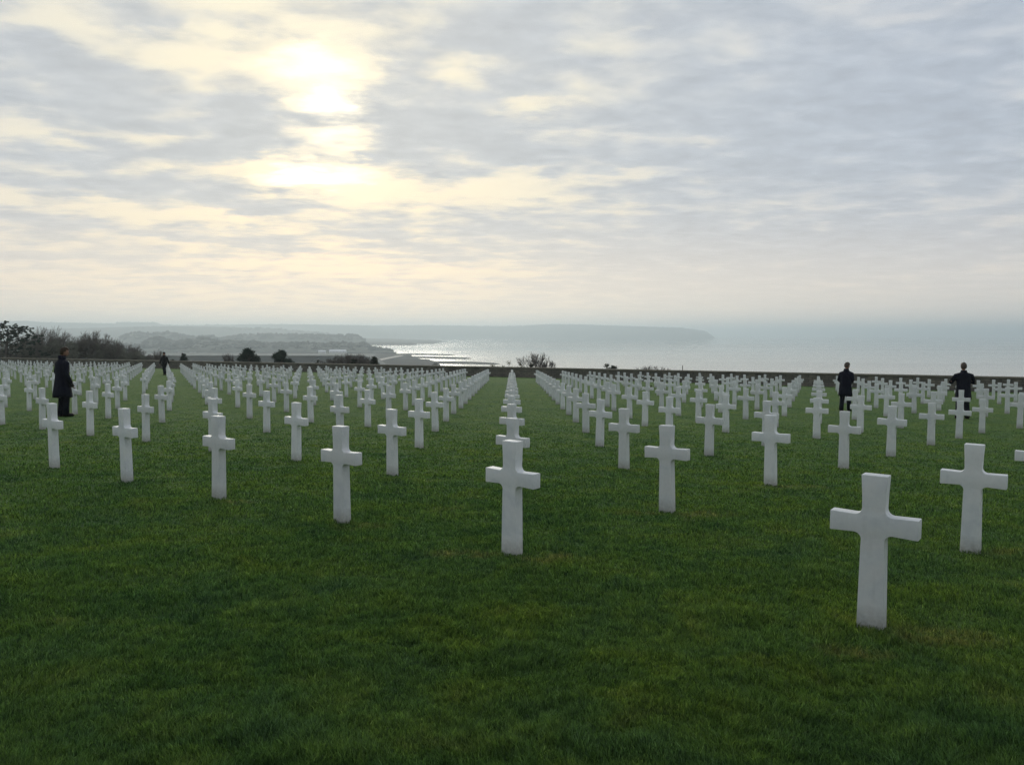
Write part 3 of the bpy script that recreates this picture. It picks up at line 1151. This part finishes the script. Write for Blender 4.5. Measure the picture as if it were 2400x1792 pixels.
def land(name, prof, dist, front, back, foot, m, rough_=4.0, seed=1, label=None, kind='structure', nrow=9, tree=0.0, taper=0.0):
    """a ridge with real depth; prof: (bearing column, crest row)"""
    px = np.arange(prof[0][0], prof[-1][0] + .1, 2.0 if tree else 4.0)
    pr = np.interp(px, [a[0] for a in prof], [a[1] for a in prof])
    b_ = bearing(px)
    P_ = np.zeros((len(px), nrow + 4, 3))
    for k in range(nrow + 4):
        t = k / nrow
        D_ = dist - front + front * t if k <= nrow else dist + back * (k - nrow) / 4
        zc = zat(pr, dist)
        if k <= nrow:
            s_ = math.sin(t * math.pi / 2) ** .8
            z_ = foot + (zc - foot) * s_
        else:
            z_ = zc - (zc + 12) * ((k - nrow) / 4) ** 1.5
        X_ = b_ * D_
        nz = (vnoise(X_ / 160., np.full_like(X_, D_ / 160.), seed) - .5) * rough_
        tz = vnoise(X_ / 14., np.full_like(X_, D_ / 14. + k * 3), seed + 9) * tree
        if k == 0 or k == nrow + 3:
            nz = nz * 0
            tz = tz * 0
        P_[:, k, 0] = X_
        P_[:, k, 1] = D_
        P_[:, k, 2] = z_ + (nz * (.4 if k == nrow else 1) + tz)
        if taper:
            q = np.clip((prof[-1][0] - px) / taper, 0, 1)
            q = q * q * (3 - 2 * q)
            P_[:, k, 2] = -5 + (P_[:, k, 2] + 5) * q
    o = gridmesh(name, P_, m)
    if kind == 'structure':
        tag(o, kind='structure')
    return o


# sea
th = np.linspace(-1.25, 1.25, 160)
rs_ = np.concatenate([np.linspace(60, 3000, 60)[:-1], np.geomspace(3000, 36000, 60)])
P = np.zeros((len(th), len(rs_), 3))
P[:, :, 0] = np.sin(th)[:, None] * rs_[None]
P[:, :, 1] = np.cos(th)[:, None] * rs_[None]
P[:, :, 2] = -drop(rs_)[None]
sea = gridmesh('sea', P, m_sea)
tag(sea, kind='structure')

# bluff falling from the wall to the shore
xb = np.linspace(-420, 330, 120)
P = np.zeros((len(xb), 14, 3))
for k, t in enumerate(np.linspace(0, 1, 14)):
    y0 = np.interp(xb, WX, WY)
    y0 = np.where(xb < WX[0], WY[0] + (WX[0] - xb) * .45, y0)
    y0 = np.where(xb > WX[-1], WY[-1] - (xb - WX[-1]) * .9, y0)
    ln = np.interp(xb, [-420, -60, 330], [330, 260, 200])
    yy = y0 + .6 + ln * t
    z0 = np.array([float(G(np.clip(a, -180, 62), b_)) for a, b_ in zip(xb, y0)])
    xx = xb + (xb + 40) * .3 * t
    zz = z0 - 1.1 - (z0 + 2) * (t ** 1.2) + (vnoise(xx / 12, yy / 12, 5) - .5) * 1.6 * t
    P[:, k, 0] = xx
    P[:, k, 1] = yy
    P[:, k, 2] = zz if k else z0 - .05
bl = gridmesh('bluff', P, m_soil)
tag(bl, kind='structure')

# headland across the bay
land('headland', [(860, 763.5), (1000, 762.6), (1163, 764.7), (1222, 764.5), (1271, 760.8), (1298, 760), (1352, 760.7), (1461, 764), (1596, 768.3), (1630, 773), (1650, 775.5), (1661, 781), (1668, 787), (1675, 792)], 8500, 700, 1500, -6, m_hill, 5, 2, tree=6)
land('far_plateau', [(-400, 752), (-200, 752), (19, 754), (66, 752.5), (104, 755.5), (218, 757.5), (272, 759), (276, 755), (361, 756), (384, 761), (430, 763), (560, 761), (640, 760), (760, 761), (830, 762), (870, 763.5), (930, 775)], 8000, 900, 1500, 6, m_hill, 5, 3, tree=5)
land('middle_ridge', [(-400, 772), (-100, 775), (100, 772), (250, 768), (380, 765), (480, 766), (550, 767.5), (590, 771), (629, 769.7), (663, 771), (689, 775.7), (747, 778.8), (800, 785), (850, 793), (900, 799)], 5600, 900, 1500, 3, m_hill, 5, 4, tree=4)
# low land along the far shore and its spit
land('far_shore', [(-400, 789), (300, 790), (700, 791), (860, 792), (930, 794), (985, 796), (1060, 797.5)], 5200, 1500, 2000, -1.2, m_hill, 2, 5, taper=60)
land('spit', [(700, 800), (865, 801.5), (930, 802.2), (975, 803.6), (990, 805.4)], 3700, 330, 500, -1.0, m_sand, .5, 6, taper=26)
# wooded hills of the middle distance
W3 = [(-400, 800), (100, 802), (280, 798), (297, 786), (307, 781), (361, 782), (389, 779), (419, 783), (440, 789), (493, 789), (520, 793), (563, 787), (603, 785), (626, 783), (658, 785), (681, 786), (721, 785.4), (810, 788), (822, 786), (831, 785), (842, 787), (850, 796), (856, 804)]
land('wooded_hill', W3, 3400, 350, 500, 6, m_hill, 3, 7, tree=3)
W3b = [(320, 812), (337, 803), (351, 796), (370, 791.6), (395, 797), (410, 803), (425, 801), (436, 795), (475, 794), (500, 797), (540, 802), (600, 803)]
land('wooded_knoll', W3b, 2500, 250, 400, 8, m_hill, 3, 8, tree=3)
land('wooded_spur', [(-400, 812), (200, 812), (420, 808), (500, 804), (700, 803.7), (840, 804.5), (857, 805.5), (862, 811), (878, 814), (893, 816.5), (915, 820), (921, 824), (930, 829)], 2250, 260, 500, 2, m_hill, 2, 9, tree=2.5)
# fields and foreshore
land('coastal_field', [(-400, 826), (300, 826), (624, 827), (773, 827.5), (860, 828), (915, 829.5), (940, 832)], 1850, 900, 300, 22, m_field, 1.0, 10, nrow=12, taper=90)


def flat(name, pts, h, m, th_=.6):
    """low flat bank on the water from shore points given as (bearing column, distance)"""
    top = [(bearing(a) * d_, d_, h - drop(d_)) for a, d_ in pts]
    n_ = len(top)
    cx_ = sum(t[0] for t in top) / n_
    cy_ = sum(t[1] for t in top) / n_
    ring = [((t[0] - cx_) * 1.03 + cx_, (t[1] - cy_) * 1.06 + cy_, -th_ - drop(t[1])) for t in top]
    faces = [tuple(range(n_))] + [(k, (k + 1) % n_, n_ + (k + 1) % n_, n_ + k) for k in range(n_)]
    o = meshobj(name, top + ring, faces, m)
    tag(o, kind='structure')
    return o


def dd_(py):
    return CAMZ * FPX / (py - 781.0)


flat('foreshore', [(880, dd_(827)), (921, dd_(828.3)), (962, dd_(831)), (970, dd_(837)), (985, dd_(841)), (1003, dd_(842)), (1012, dd_(845)), (1022, dd_(848)), (1030, dd_(853)), (1035, dd_(868)), (700, dd_(868)), (760, dd_(829))], .5, m_sand)
flat('beach', [(946, dd_(832.5)), (941, dd_(835)), (915, dd_(840)), (893, dd_(845)), (885, dd_(846)), (888, dd_(842)), (918, dd_(836)), (935, dd_(833))], .9, m_drysand)
for nm, pts in (('sandbar', [(915, 828.6), (960, 827.9), (1000, 828.4), (1040, 829.4), (1064, 830.6), (1067, 831.6), (1050, 832.2), (1000, 831.5), (960, 831.2), (921, 831)]),
                ('sandbar', [(960, 834.5), (1010, 835.2), (1060, 836.2), (1098, 837.8), (1106, 839.4), (1095, 841), (1050, 840.8), (1000, 839.2), (966, 838.4)]),
                ('sandbar', [(1010, 846), (1060, 846.4), (1120, 848), (1155, 850), (1172, 852), (1160, 853.6), (1100, 852.6), (1050, 852.2), (1022, 851.6)])):
    flat(nm, [(a, dd_(b_)) for a, b_ in pts], .25, m_sand, .3)


# clumps of far trees on the hills: one mass
def wood_mass(name, specs, seed, label):
    rg = np.random.default_rng(seed)
    ico = bmesh.new()
    bmesh.ops.create_icosphere(ico, subdivisions=2, radius=1)
    iv = np.array([v.co[:] for v in ico.verts])
    ifc = np.array([[v.index for v in f.verts] for f in ico.faces])
    ico.free()
    VV_, FF_ = [], []
    k = 0
    for prof, dist, front, foot, n_, size, lo in specs:
        for _ in range(n_):
            px = rg.uniform(prof[0][0], prof[-1][0])
            t = 1 - (1 - lo) * rg.random() ** 1.3
            zc = zat(np.interp(px, [a[0] for a in prof], [a[1] for a in prof]), dist)
            D_ = dist - front * (1 - t)
            z_ = foot + (zc - foot) * math.sin(t * math.pi / 2) ** .8
            s_ = size * rg.uniform(.5, 1.25)
            d_ = iv * np.array([[s_ * rg.uniform(.8, 1.5), s_, s_ * rg.uniform(.55, .9)]])
            d_ = d_ * (1 + .25 * rg.normal(size=(len(iv), 1)))
            VV_.append(d_ + np.array([[bearing(px) * D_, D_, z_ + s_ * .15 - (s_ * .55 if t > .9 else 0)]]))
            FF_.append(ifc + k * len(iv))
            k += 1
    o = npmesh(name, np.concatenate(VV_), np.concatenate(FF_), m_farwood)
    tag(o, label, 'wood', kind='stuff')


wood_mass('far_woods', [(W3[2:], 3400, 350, 6, 520, 9, .25), (W3b, 2500, 250, 8, 200, 8, .2),
                        ([(240, 812), (420, 808), (500, 804.5), (700, 804), (856, 805.5), (862, 812), (918, 821)], 2250, 260, 2, 620, 6.5, .1),
                        ([(-300, 754), (19, 755), (104, 757), (272, 760), (361, 757), (384, 763), (560, 762.5), (830, 763.5)], 8000, 900, 6, 220, 13, .7),
                        ([(1000, 764), (1163, 766), (1298, 761.5), (1461, 765.5), (1596, 770), (1640, 776)], 8500, 700, -6, 260, 11, .8),
                        ([(300, 768), (550, 769), (663, 772.5), (747, 780), (840, 792)], 5600, 900, 3, 200, 11, .5)], 9,
          'hazy woods covering the low hills and shore beyond the wall')


def house(px, py, dist, w, dpt, h, roof_h, label, rm=None, wm=None, rz=0.0, name='house', group=None):
    z_ = zat(py, dist)
    root = empty(name, (bearing(px) * dist, dist, z_))
    root.rotation_euler = (0, 0, rz)
    tag(root, label, 'building', group)
    a, b_ = w / 2, dpt / 2
    v = [(-a, -b_, -6), (a, -b_, -6), (a, b_, -6), (-a, b_, -6), (-a, -b_, h), (a, -b_, h), (a, b_, h), (-a, b_, h), (-a, 0, h + roof_h - .2), (a, 0, h + roof_h - .2)]
    meshobj('wall', v, [(0, 1, 5, 4), (1, 2, 6, 9, 5), (2, 3, 7, 6), (3, 0, 4, 8, 7)], wm or m_white, root)
    e = .5
    v = [(-a - e, -b_ - e, h - .3), (a + e, -b_ - e, h - .3), (a + e, b_ + e, h - .3), (-a - e, b_ + e, h - .3), (-a - e, 0, h + roof_h), (a + e, 0, h + roof_h)]
    meshobj('roof', v, [(0, 1, 5, 4), (2, 3, 4, 5), (1, 2, 5), (3, 0, 4), (0, 3, 2, 1)], rm or m_roof, root)
    n_ = max(2, int(w / 7))
    for q in range(n_):
        xx = -a + w * (q + .5) / n_
        v = [(xx - .6, -b_ - .06, h * .35), (xx + .6, -b_ - .06, h * .35), (xx + .6, -b_ - .06, h * .8), (xx - .6, -b_ - .06, h * .8), (xx - .6, -b_ + .05, h * .35), (xx + .6, -b_ + .05, h * .35), (xx + .6, -b_ + .05, h * .8), (xx - .6, -b_ + .05, h * .8)]
        meshobj('window', v, [(0, 1, 2, 3), (0, 4, 5, 1), (1, 5, 6, 2), (2, 6, 7, 3), (3, 7, 4, 0)], m_roof, root)
    return root


house(792, 825.5, 1900, 38, 14, 3.0, 3.5, 'long pale roofed hall on the plain beyond the wall', m_palroof)
house(755, 824.5, 1930, 17, 8, 1.6, 2.4, 'shorter pale shed left of the long pale hall', m_palroof)
house(482, 812.5, 2200, 11, 8, 4, 4, 'hazy white house with tall gable among far trees, right one', m_roof)
house(452, 816, 2180, 16, 8, 3.0, 3, 'hazy white farmhouse among far trees, left one')
house(424, 817, 2150, 12, 8, 3, 3, 'hazy low white building below the steeple', m_palroof)
# far steeple
D_ = 3000.0
root = empty('church_tower', (bearing(424) * D_, D_, zat(797, D_)))
tag(root, 'hazy square church tower among the far trees at the left', 'tower')
hh = (797 - 780) / FPX * D_
v = [(-3, -3, -8), (3, -3, -8), (3, 3, -8), (-3, 3, -8), (-3, -3, hh * .8), (3, -3, hh * .8), (3, 3, hh * .8), (-3, 3, hh * .8)]
meshobj('tower_wall', v, [(0, 1, 5, 4), (1, 2, 6, 5), (2, 3, 7, 6), (3, 0, 4, 7), (4, 5, 6, 7)], m_roof, root)
v = [(-3.2, -3.2, hh * .8 + .05), (3.2, -3.2, hh * .8 + .05), (3.2, 3.2, hh * .8 + .05), (-3.2, 3.2, hh * .8 + .05), (0, 0, hh)]
meshobj('spire', v, [(0, 1, 4), (1, 2, 4), (2, 3, 4), (3, 0, 4), (3, 2, 1, 0)], m_roof, root)

# ------------------------------------------------------------------ haze
m_haze, nt = mat('haze')
pv = N(nt, 'ShaderNodeVolumePrincipled')
pv.inputs['Color'].default_value = (.83, .95, 1.0, 1)
pv.inputs['Density'].default_value = .00022
pv.inputs['Anisotropy'].default_value = .5
out(nt, None, pv.outputs[0])
hx, hy0, hy1, hz0, hz1 = 39000, -3000, 39500, -110.0, 180.0
v = [(-hx, hy0, hz0), (hx, hy0, hz0), (hx, hy1, hz0), (-hx, hy1, hz0), (-hx, hy0, hz1), (hx, hy0, hz1), (hx, hy1, hz1), (-hx, hy1, hz1)]
hz = meshobj('haze', v, [(0, 3, 2, 1), (4, 5, 6, 7), (0, 1, 5, 4), (1, 2, 6, 5), (2, 3, 7, 6), (3, 0, 4, 7)], m_haze)
tag(hz, kind='stuff')

# ------------------------------------------------------------------ light
SUN_AZ = math.atan(bearing(775))         # from +y towards +x
SUN_EL = math.atan((781 - 290) / FPX)
sun = bpy.data.lights.new('sun', 'SUN')
sun.energy = 1.0
sun.angle = R(30)
sun.color = (1.0, .93, .80)
so = bpy.data.objects.new('sun', sun)
COL.objects.link(so)
sd = Vector((math.sin(SUN_AZ) * math.cos(SUN_EL), math.cos(SUN_AZ) * math.cos(SUN_EL), math.sin(SUN_EL)))
so.rotation_euler = (-sd).to_track_quat('-Z', 'Y').to_euler()
so.location = (0, 0, 300)

w = bpy.data.worlds.new('World')
SC.world = w
w.use_nodes = True
nt = w.node_tree
nt.nodes.clear()
tc = N(nt, 'ShaderNodeTexCoord').outputs['Generated']
sep = N(nt, 'ShaderNodeSeparateXYZ')
lk(nt, tc, sep.inputs[0])
X, Y, Z = sep.outputs
# cloud deck: the direction meets a level deck overhead, so clouds close up towards the horizon
zc = mth(nt, 'ADD', mth(nt, 'MAXIMUM', Z, 0.0), .085)
ux = mth(nt, 'DIVIDE', X, zc)
uy = mth(nt, 'DIVIDE', Y, zc)
cmb = N(nt, 'ShaderNodeCombineXYZ')
lk(nt, ux, cmb.inputs[0])
lk(nt, uy, cmb.inputs[1])
deck = cmb.outputs[0]
mpd = N(nt, 'ShaderNodeMapping', i2=(0, 0, R(-14)), i3=(1.0, 1.25, 1))
lk(nt, deck, mpd.inputs[0])
deck = mpd.outputs[0]
n_big = noise(nt, deck, .85, 3, .5, .3)
n_mid = noise(nt, deck, 3.2, 6, .5, .3)
n_fine = noise(nt, deck, 9.0, 5, .55, .3)
# bearing / elevation plane for the clouds that were really there
ys = mth(nt, 'MAXIMUM', Y, .05)
bx = mth(nt, 'DIVIDE', X, ys)
bz = mth(nt, 'DIVIDE', Z, ys)
# ragged edges
wob = N(nt, 'ShaderNodeTexNoise', in_Scale=4.0, in_Detail=6, in_Roughness=.6)
lk(nt, deck, wob.inputs['Vector'])
wv = N(nt, 'ShaderNodeVectorMath', operation='SUBTRACT', i1=(.5, .5, .5))
lk(nt, wob.outputs['Color'], wv.inputs[0])
ws = N(nt, 'ShaderNodeVectorMath', operation='MULTIPLY')
lk(nt, wv.outputs[0], ws.inputs[0])
cw = N(nt, 'ShaderNodeCombineXYZ')
lk(nt, mth(nt, 'MULTIPLY_ADD', bz, .30, .05), cw.inputs[0])
lk(nt, mth(nt, 'MULTIPLY_ADD', bz, .24, .006), cw.inputs[1])
lk(nt, cw.outputs[0], ws.inputs[1])
cb = N(nt, 'ShaderNodeCombineXYZ')
lk(nt, bx, cb.inputs[0])
lk(nt, bz, cb.inputs[1])
bp_ = N(nt, 'ShaderNodeVectorMath', operation='ADD')
lk(nt, cb.outputs[0], bp_.inputs[0])
lk(nt, ws.outputs[0], bp_.inputs[1])
bpv = bp_.outputs[0]


def blob(px, py, rx, ry, ang, strength, acc, vec=None):
    m_ = N(nt, 'ShaderNodeMapping', vector_type='TEXTURE', i1=(bearing(px), (781 - py) / FPX, 0), i2=(0, 0, R(ang)), i3=(rx / FPX, ry / FPX, 1))
    lk(nt, vec or bpv, m_.inputs[0])
    g_ = N(nt, 'ShaderNodeTexGradient', gradient_type='SPHERICAL')
    lk(nt, m_.outputs[0], g_.inputs[0])
    if acc is None:
        return mth(nt, 'MULTIPLY', g_.outputs['Fac'], strength)
    return mth(nt, 'MULTIPLY_ADD', g_.outputs['Fac'], strength, acc)


# cloud amount
den = mth(nt, 'MULTIPLY_ADD', n_big, .9, -.38)
den = mth(nt, 'MULTIPLY_ADD', mth(nt, 'SUBTRACT', n_mid, .5), 2.2, den)
den = mth(nt, 'MULTIPLY_ADD', mth(nt, 'SUBTRACT', n_fine, .5), .5, den)
CL = [(250, 230, 480, 120, -14, .9), (600, 275, 150, 60, -6, .9), (170, 362, 240, 75, -4, .85), (370, 435, 210, 75, -8, .8), (590, 480, 200, 60, -8, .85), (560, 348, 220, 40, 4, .75),
      (1030, 320, 330, 120, -8, .95), (870, 537, 200, 42, -3, .8), (520, 556, 220, 26, -2, .75), (655, 578, 120, 24, -4, .7), (90, 515, 190, 34, -3, .7), (230, 532, 100, 24, -5, .6),
      (1160, 540, 170, 36, 0, .7), (1190, 110, 260, 160, 10, .75), (420, 45, 260, 60, -8, .55), (60, 90, 160, 80, -10, .5), (1000, 30, 300, 60, 0, .45), (1800, 330, 1000, 480, 0, .62),
      (1700, 620, 900, 150, 0, .55), (860, 362, 70, 16, -2, .6), (735, 290, 70, 30, 5, .5), (980, 180, 120, 50, -20, .45), (950, 575, 90, 14, 0, .45), (1000, 615, 160, 14, 4, .45), (300, 610, 420, 34, 0, .5), (2250, 350, 500, 400, 0, .35), (560, 170, 110, 30, -20, .35), (130, 440, 260, 28, -6, .5)]
for c_ in CL:
    den = blob(*c_[:5], c_[5] * .82, den)
GP = [(740, 165, 190, 90, 0, -.85), (795, 270, 90, 110, 6, -.75), (745, 420, 250, 50, 0, -.9), (480, 130, 420, 70, -4, -.8), (1010, 450, 320, 50, 0, -.8), (1290, 462, 220, 40, 2, -.8),
      (1245, 397, 80, 22, 12, -.6), (1462, 412, 110, 26, 8, -.75), (1470, 500, 110, 22, 2, -.75), (1330, 430, 90, 26, 4, -.6), (1250, 262, 130, 26, 8, -.75), (1080, 185, 140, 46, -14, -.7), (1920, 540, 130, 20, -4, -.6), (1650, 625, 200, 14, 2, -.55),
      (1520, 642, 110, 10, 3, -.5), (2150, 650, 420, 18, 5, -.45), (1500, 80, 70, 24, 10, -.4), (1640, 347, 130, 30, -3, -.5), (1640, 430, 110, 28, 2, -.4), (330, 400, 120, 34, 8, -.7), (210, 320, 330, 30, -6, -.6), (300, 490, 420, 34, -4, -.55), (150, 40, 130, 60, -30, -.5), (700, 30, 200, 50, 0, -.4),
      (600, 520, 420, 26, -2, -.6), (620, 620, 620, 26, 0, -.6), (1000, 640, 420, 26, 0, -.5), (2330, 515, 130, 18, 2, -.5), (2150, 50, 260, 36, 10, -.35), (1400, 130, 120, 50, 0, -.35), (1800, 490, 300, 30, 2, -.2), (950, 15, 140, 40, 0, -.5), (560, 395, 260, 30, 0, -.35)]
for c_ in GP:
    den = blob(*c_[:5], c_[5] * .82, den)
cover = N(nt, 'ShaderNodeMapRange', interpolation_type='SMOOTHERSTEP')
cover.inputs['From Min'].default_value = -.60
cover.inputs['From Max'].default_value = .70
lk(nt, den, cover.inputs['Value'])
cov = cover.outputs[0]
thick = N(nt, 'ShaderNodeMapRange', interpolation_type='SMOOTHSTEP')
thick.inputs['From Min'].default_value = .15
thick.inputs['From Max'].default_value = 1.1
lk(nt, den, thick.inputs['Value'])
# closeness to the veiled sun
sdv = N(nt, 'ShaderNodeVectorMath', operation='DOT_PRODUCT', i1=tuple(sd))
nrm = N(nt, 'ShaderNodeVectorMath', operation='NORMALIZE')
lk(nt, tc, nrm.inputs[0])
lk(nt, nrm.outputs[0], sdv.inputs[0])
dot = sdv.outputs['Value']
ang = mth(nt, 'ARCCOSINE', mth(nt, 'MINIMUM', dot, 1.0))
wide = mth(nt, 'EXPONENT', mth(nt, 'MULTIPLY', mth(nt, 'POWER', mth(nt, 'DIVIDE', ang, .46), 2.0), -1.0))
near = mth(nt, 'EXPONENT', mth(nt, 'MULTIPLY', mth(nt, 'POWER', mth(nt, 'DIVIDE', ang, .10), 2.0), -1.0))
el = mth(nt, 'MAXIMUM', Z, 0.0)
low = mth(nt, 'EXPONENT', mth(nt, 'MULTIPLY', mth(nt, 'DIVIDE', el, .16), -1.0))
gapc = mixc(nt, wide, (.68, .70, .74), (.94, .89, .70))
lowgap = mixc(nt, wide, (.74, .71, .66), (.98, .84, .56))
gapc = mixc(nt, low, gapc, lowgap)
cloudc = mixc(nt, wide, (.46, .53, .63), (.65, .665, .66))
cloudc = mixc(nt, mth(nt, 'MULTIPLY', thick.outputs[0], .60), cloudc, mixc(nt, wide, (.43, .485, .57), (.60, .62, .62)))
cloudc = mixc(nt, mth(nt, 'MULTIPLY', low, .5), cloudc, (.66, .665, .64))
tex = mth(nt, 'MULTIPLY_ADD', mth(nt, 'ADD', n_mid, n_fine), -.30, 1.31)
sc3 = N(nt, 'ShaderNodeVectorMath', operation='SCALE')
lk(nt, cloudc, sc3.inputs[0])
lk(nt, tex, sc3.inputs['Scale'])
skyc = mixc(nt, cov, gapc, sc3.outputs[0])
# band of murk low over the land, pinkish
band = mth(nt, 'EXPONENT', mth(nt, 'MULTIPLY', mth(nt, 'POWER', mth(nt, 'DIVIDE', el, .095), 2.0), -1.0))
wide2 = mth(nt, 'EXPONENT', mth(nt, 'MULTIPLY', mth(nt, 'POWER', mth(nt, 'DIVIDE', ang, .75), 2.0), -1.0))
murk = mixc(nt, wide2, (.80, .75, .71), (1.22, 1.0, .74))
skyc = mixc(nt, mth(nt, 'MULTIPLY', band, .85), skyc, murk)
# the sun burning through the thin places
hot = blob(735, 160, 110, 60, 0, .95, None)
for c_ in ((790, 255, 60, 60, 8, .9), (785, 330, 50, 40, 0, .5), (770, 415, 130, 36, 0, 1.25), (690, 420, 120, 20, 0, .8), (765, 290, 260, 240, 0, .35)):
    hot = blob(*c_, hot)
hot = mth(nt, 'MULTIPLY', hot, mth(nt, 'SUBTRACT', 1.0, cov))
hotc = N(nt, 'ShaderNodeVectorMath', operation='SCALE', i0=(.50, .48, .42))
lk(nt, hot, hotc.inputs['Scale'])
ad = N(nt, 'ShaderNodeVectorMath', operation='ADD')
lk(nt, skyc, ad.inputs[0])
lk(nt, hotc.outputs[0], ad.inputs[1])
skyc = ad.outputs[0]
# behind the camera the deck is a little duller
backf = mth(nt, 'MULTIPLY_ADD', Y, .20, .80)
sk2 = N(nt, 'ShaderNodeVectorMath', operation='SCALE')
lk(nt, skyc, sk2.inputs[0])
lk(nt, backf, sk2.inputs['Scale'])
bg = N(nt, 'ShaderNodeBackground', in_Strength=1.0)
lk(nt, sk2.outputs[0], bg.inputs['Color'])
nish = N(nt, 'ShaderNodeTexSky')
nish.sky_type = 'NISHITA'
nish.sun_disc = False
nish.sun_elevation = SUN_EL
nish.sun_rotation = SUN_AZ
nish.air_density = 1.5
nish.dust_density = 3.0
bg2 = N(nt, 'ShaderNodeBackground')
lk(nt, nish.outputs[0], bg2.inputs['Color'])
lk(nt, mth(nt, 'MULTIPLY', mth(nt, 'SUBTRACT', 1.0, mth(nt, 'MULTIPLY', cov, .9)), .0035), bg2.inputs['Strength'])
add = N(nt, 'ShaderNodeAddShader')
lk(nt, bg.outputs[0], add.inputs[0])
lk(nt, bg2.outputs[0], add.inputs[1])
wo = N(nt, 'ShaderNodeOutputWorld')
lk(nt, add.outputs[0], wo.inputs['Surface'])
w.cycles.sampling_method = 'MANUAL'
w.cycles.sample_map_resolution = 1024
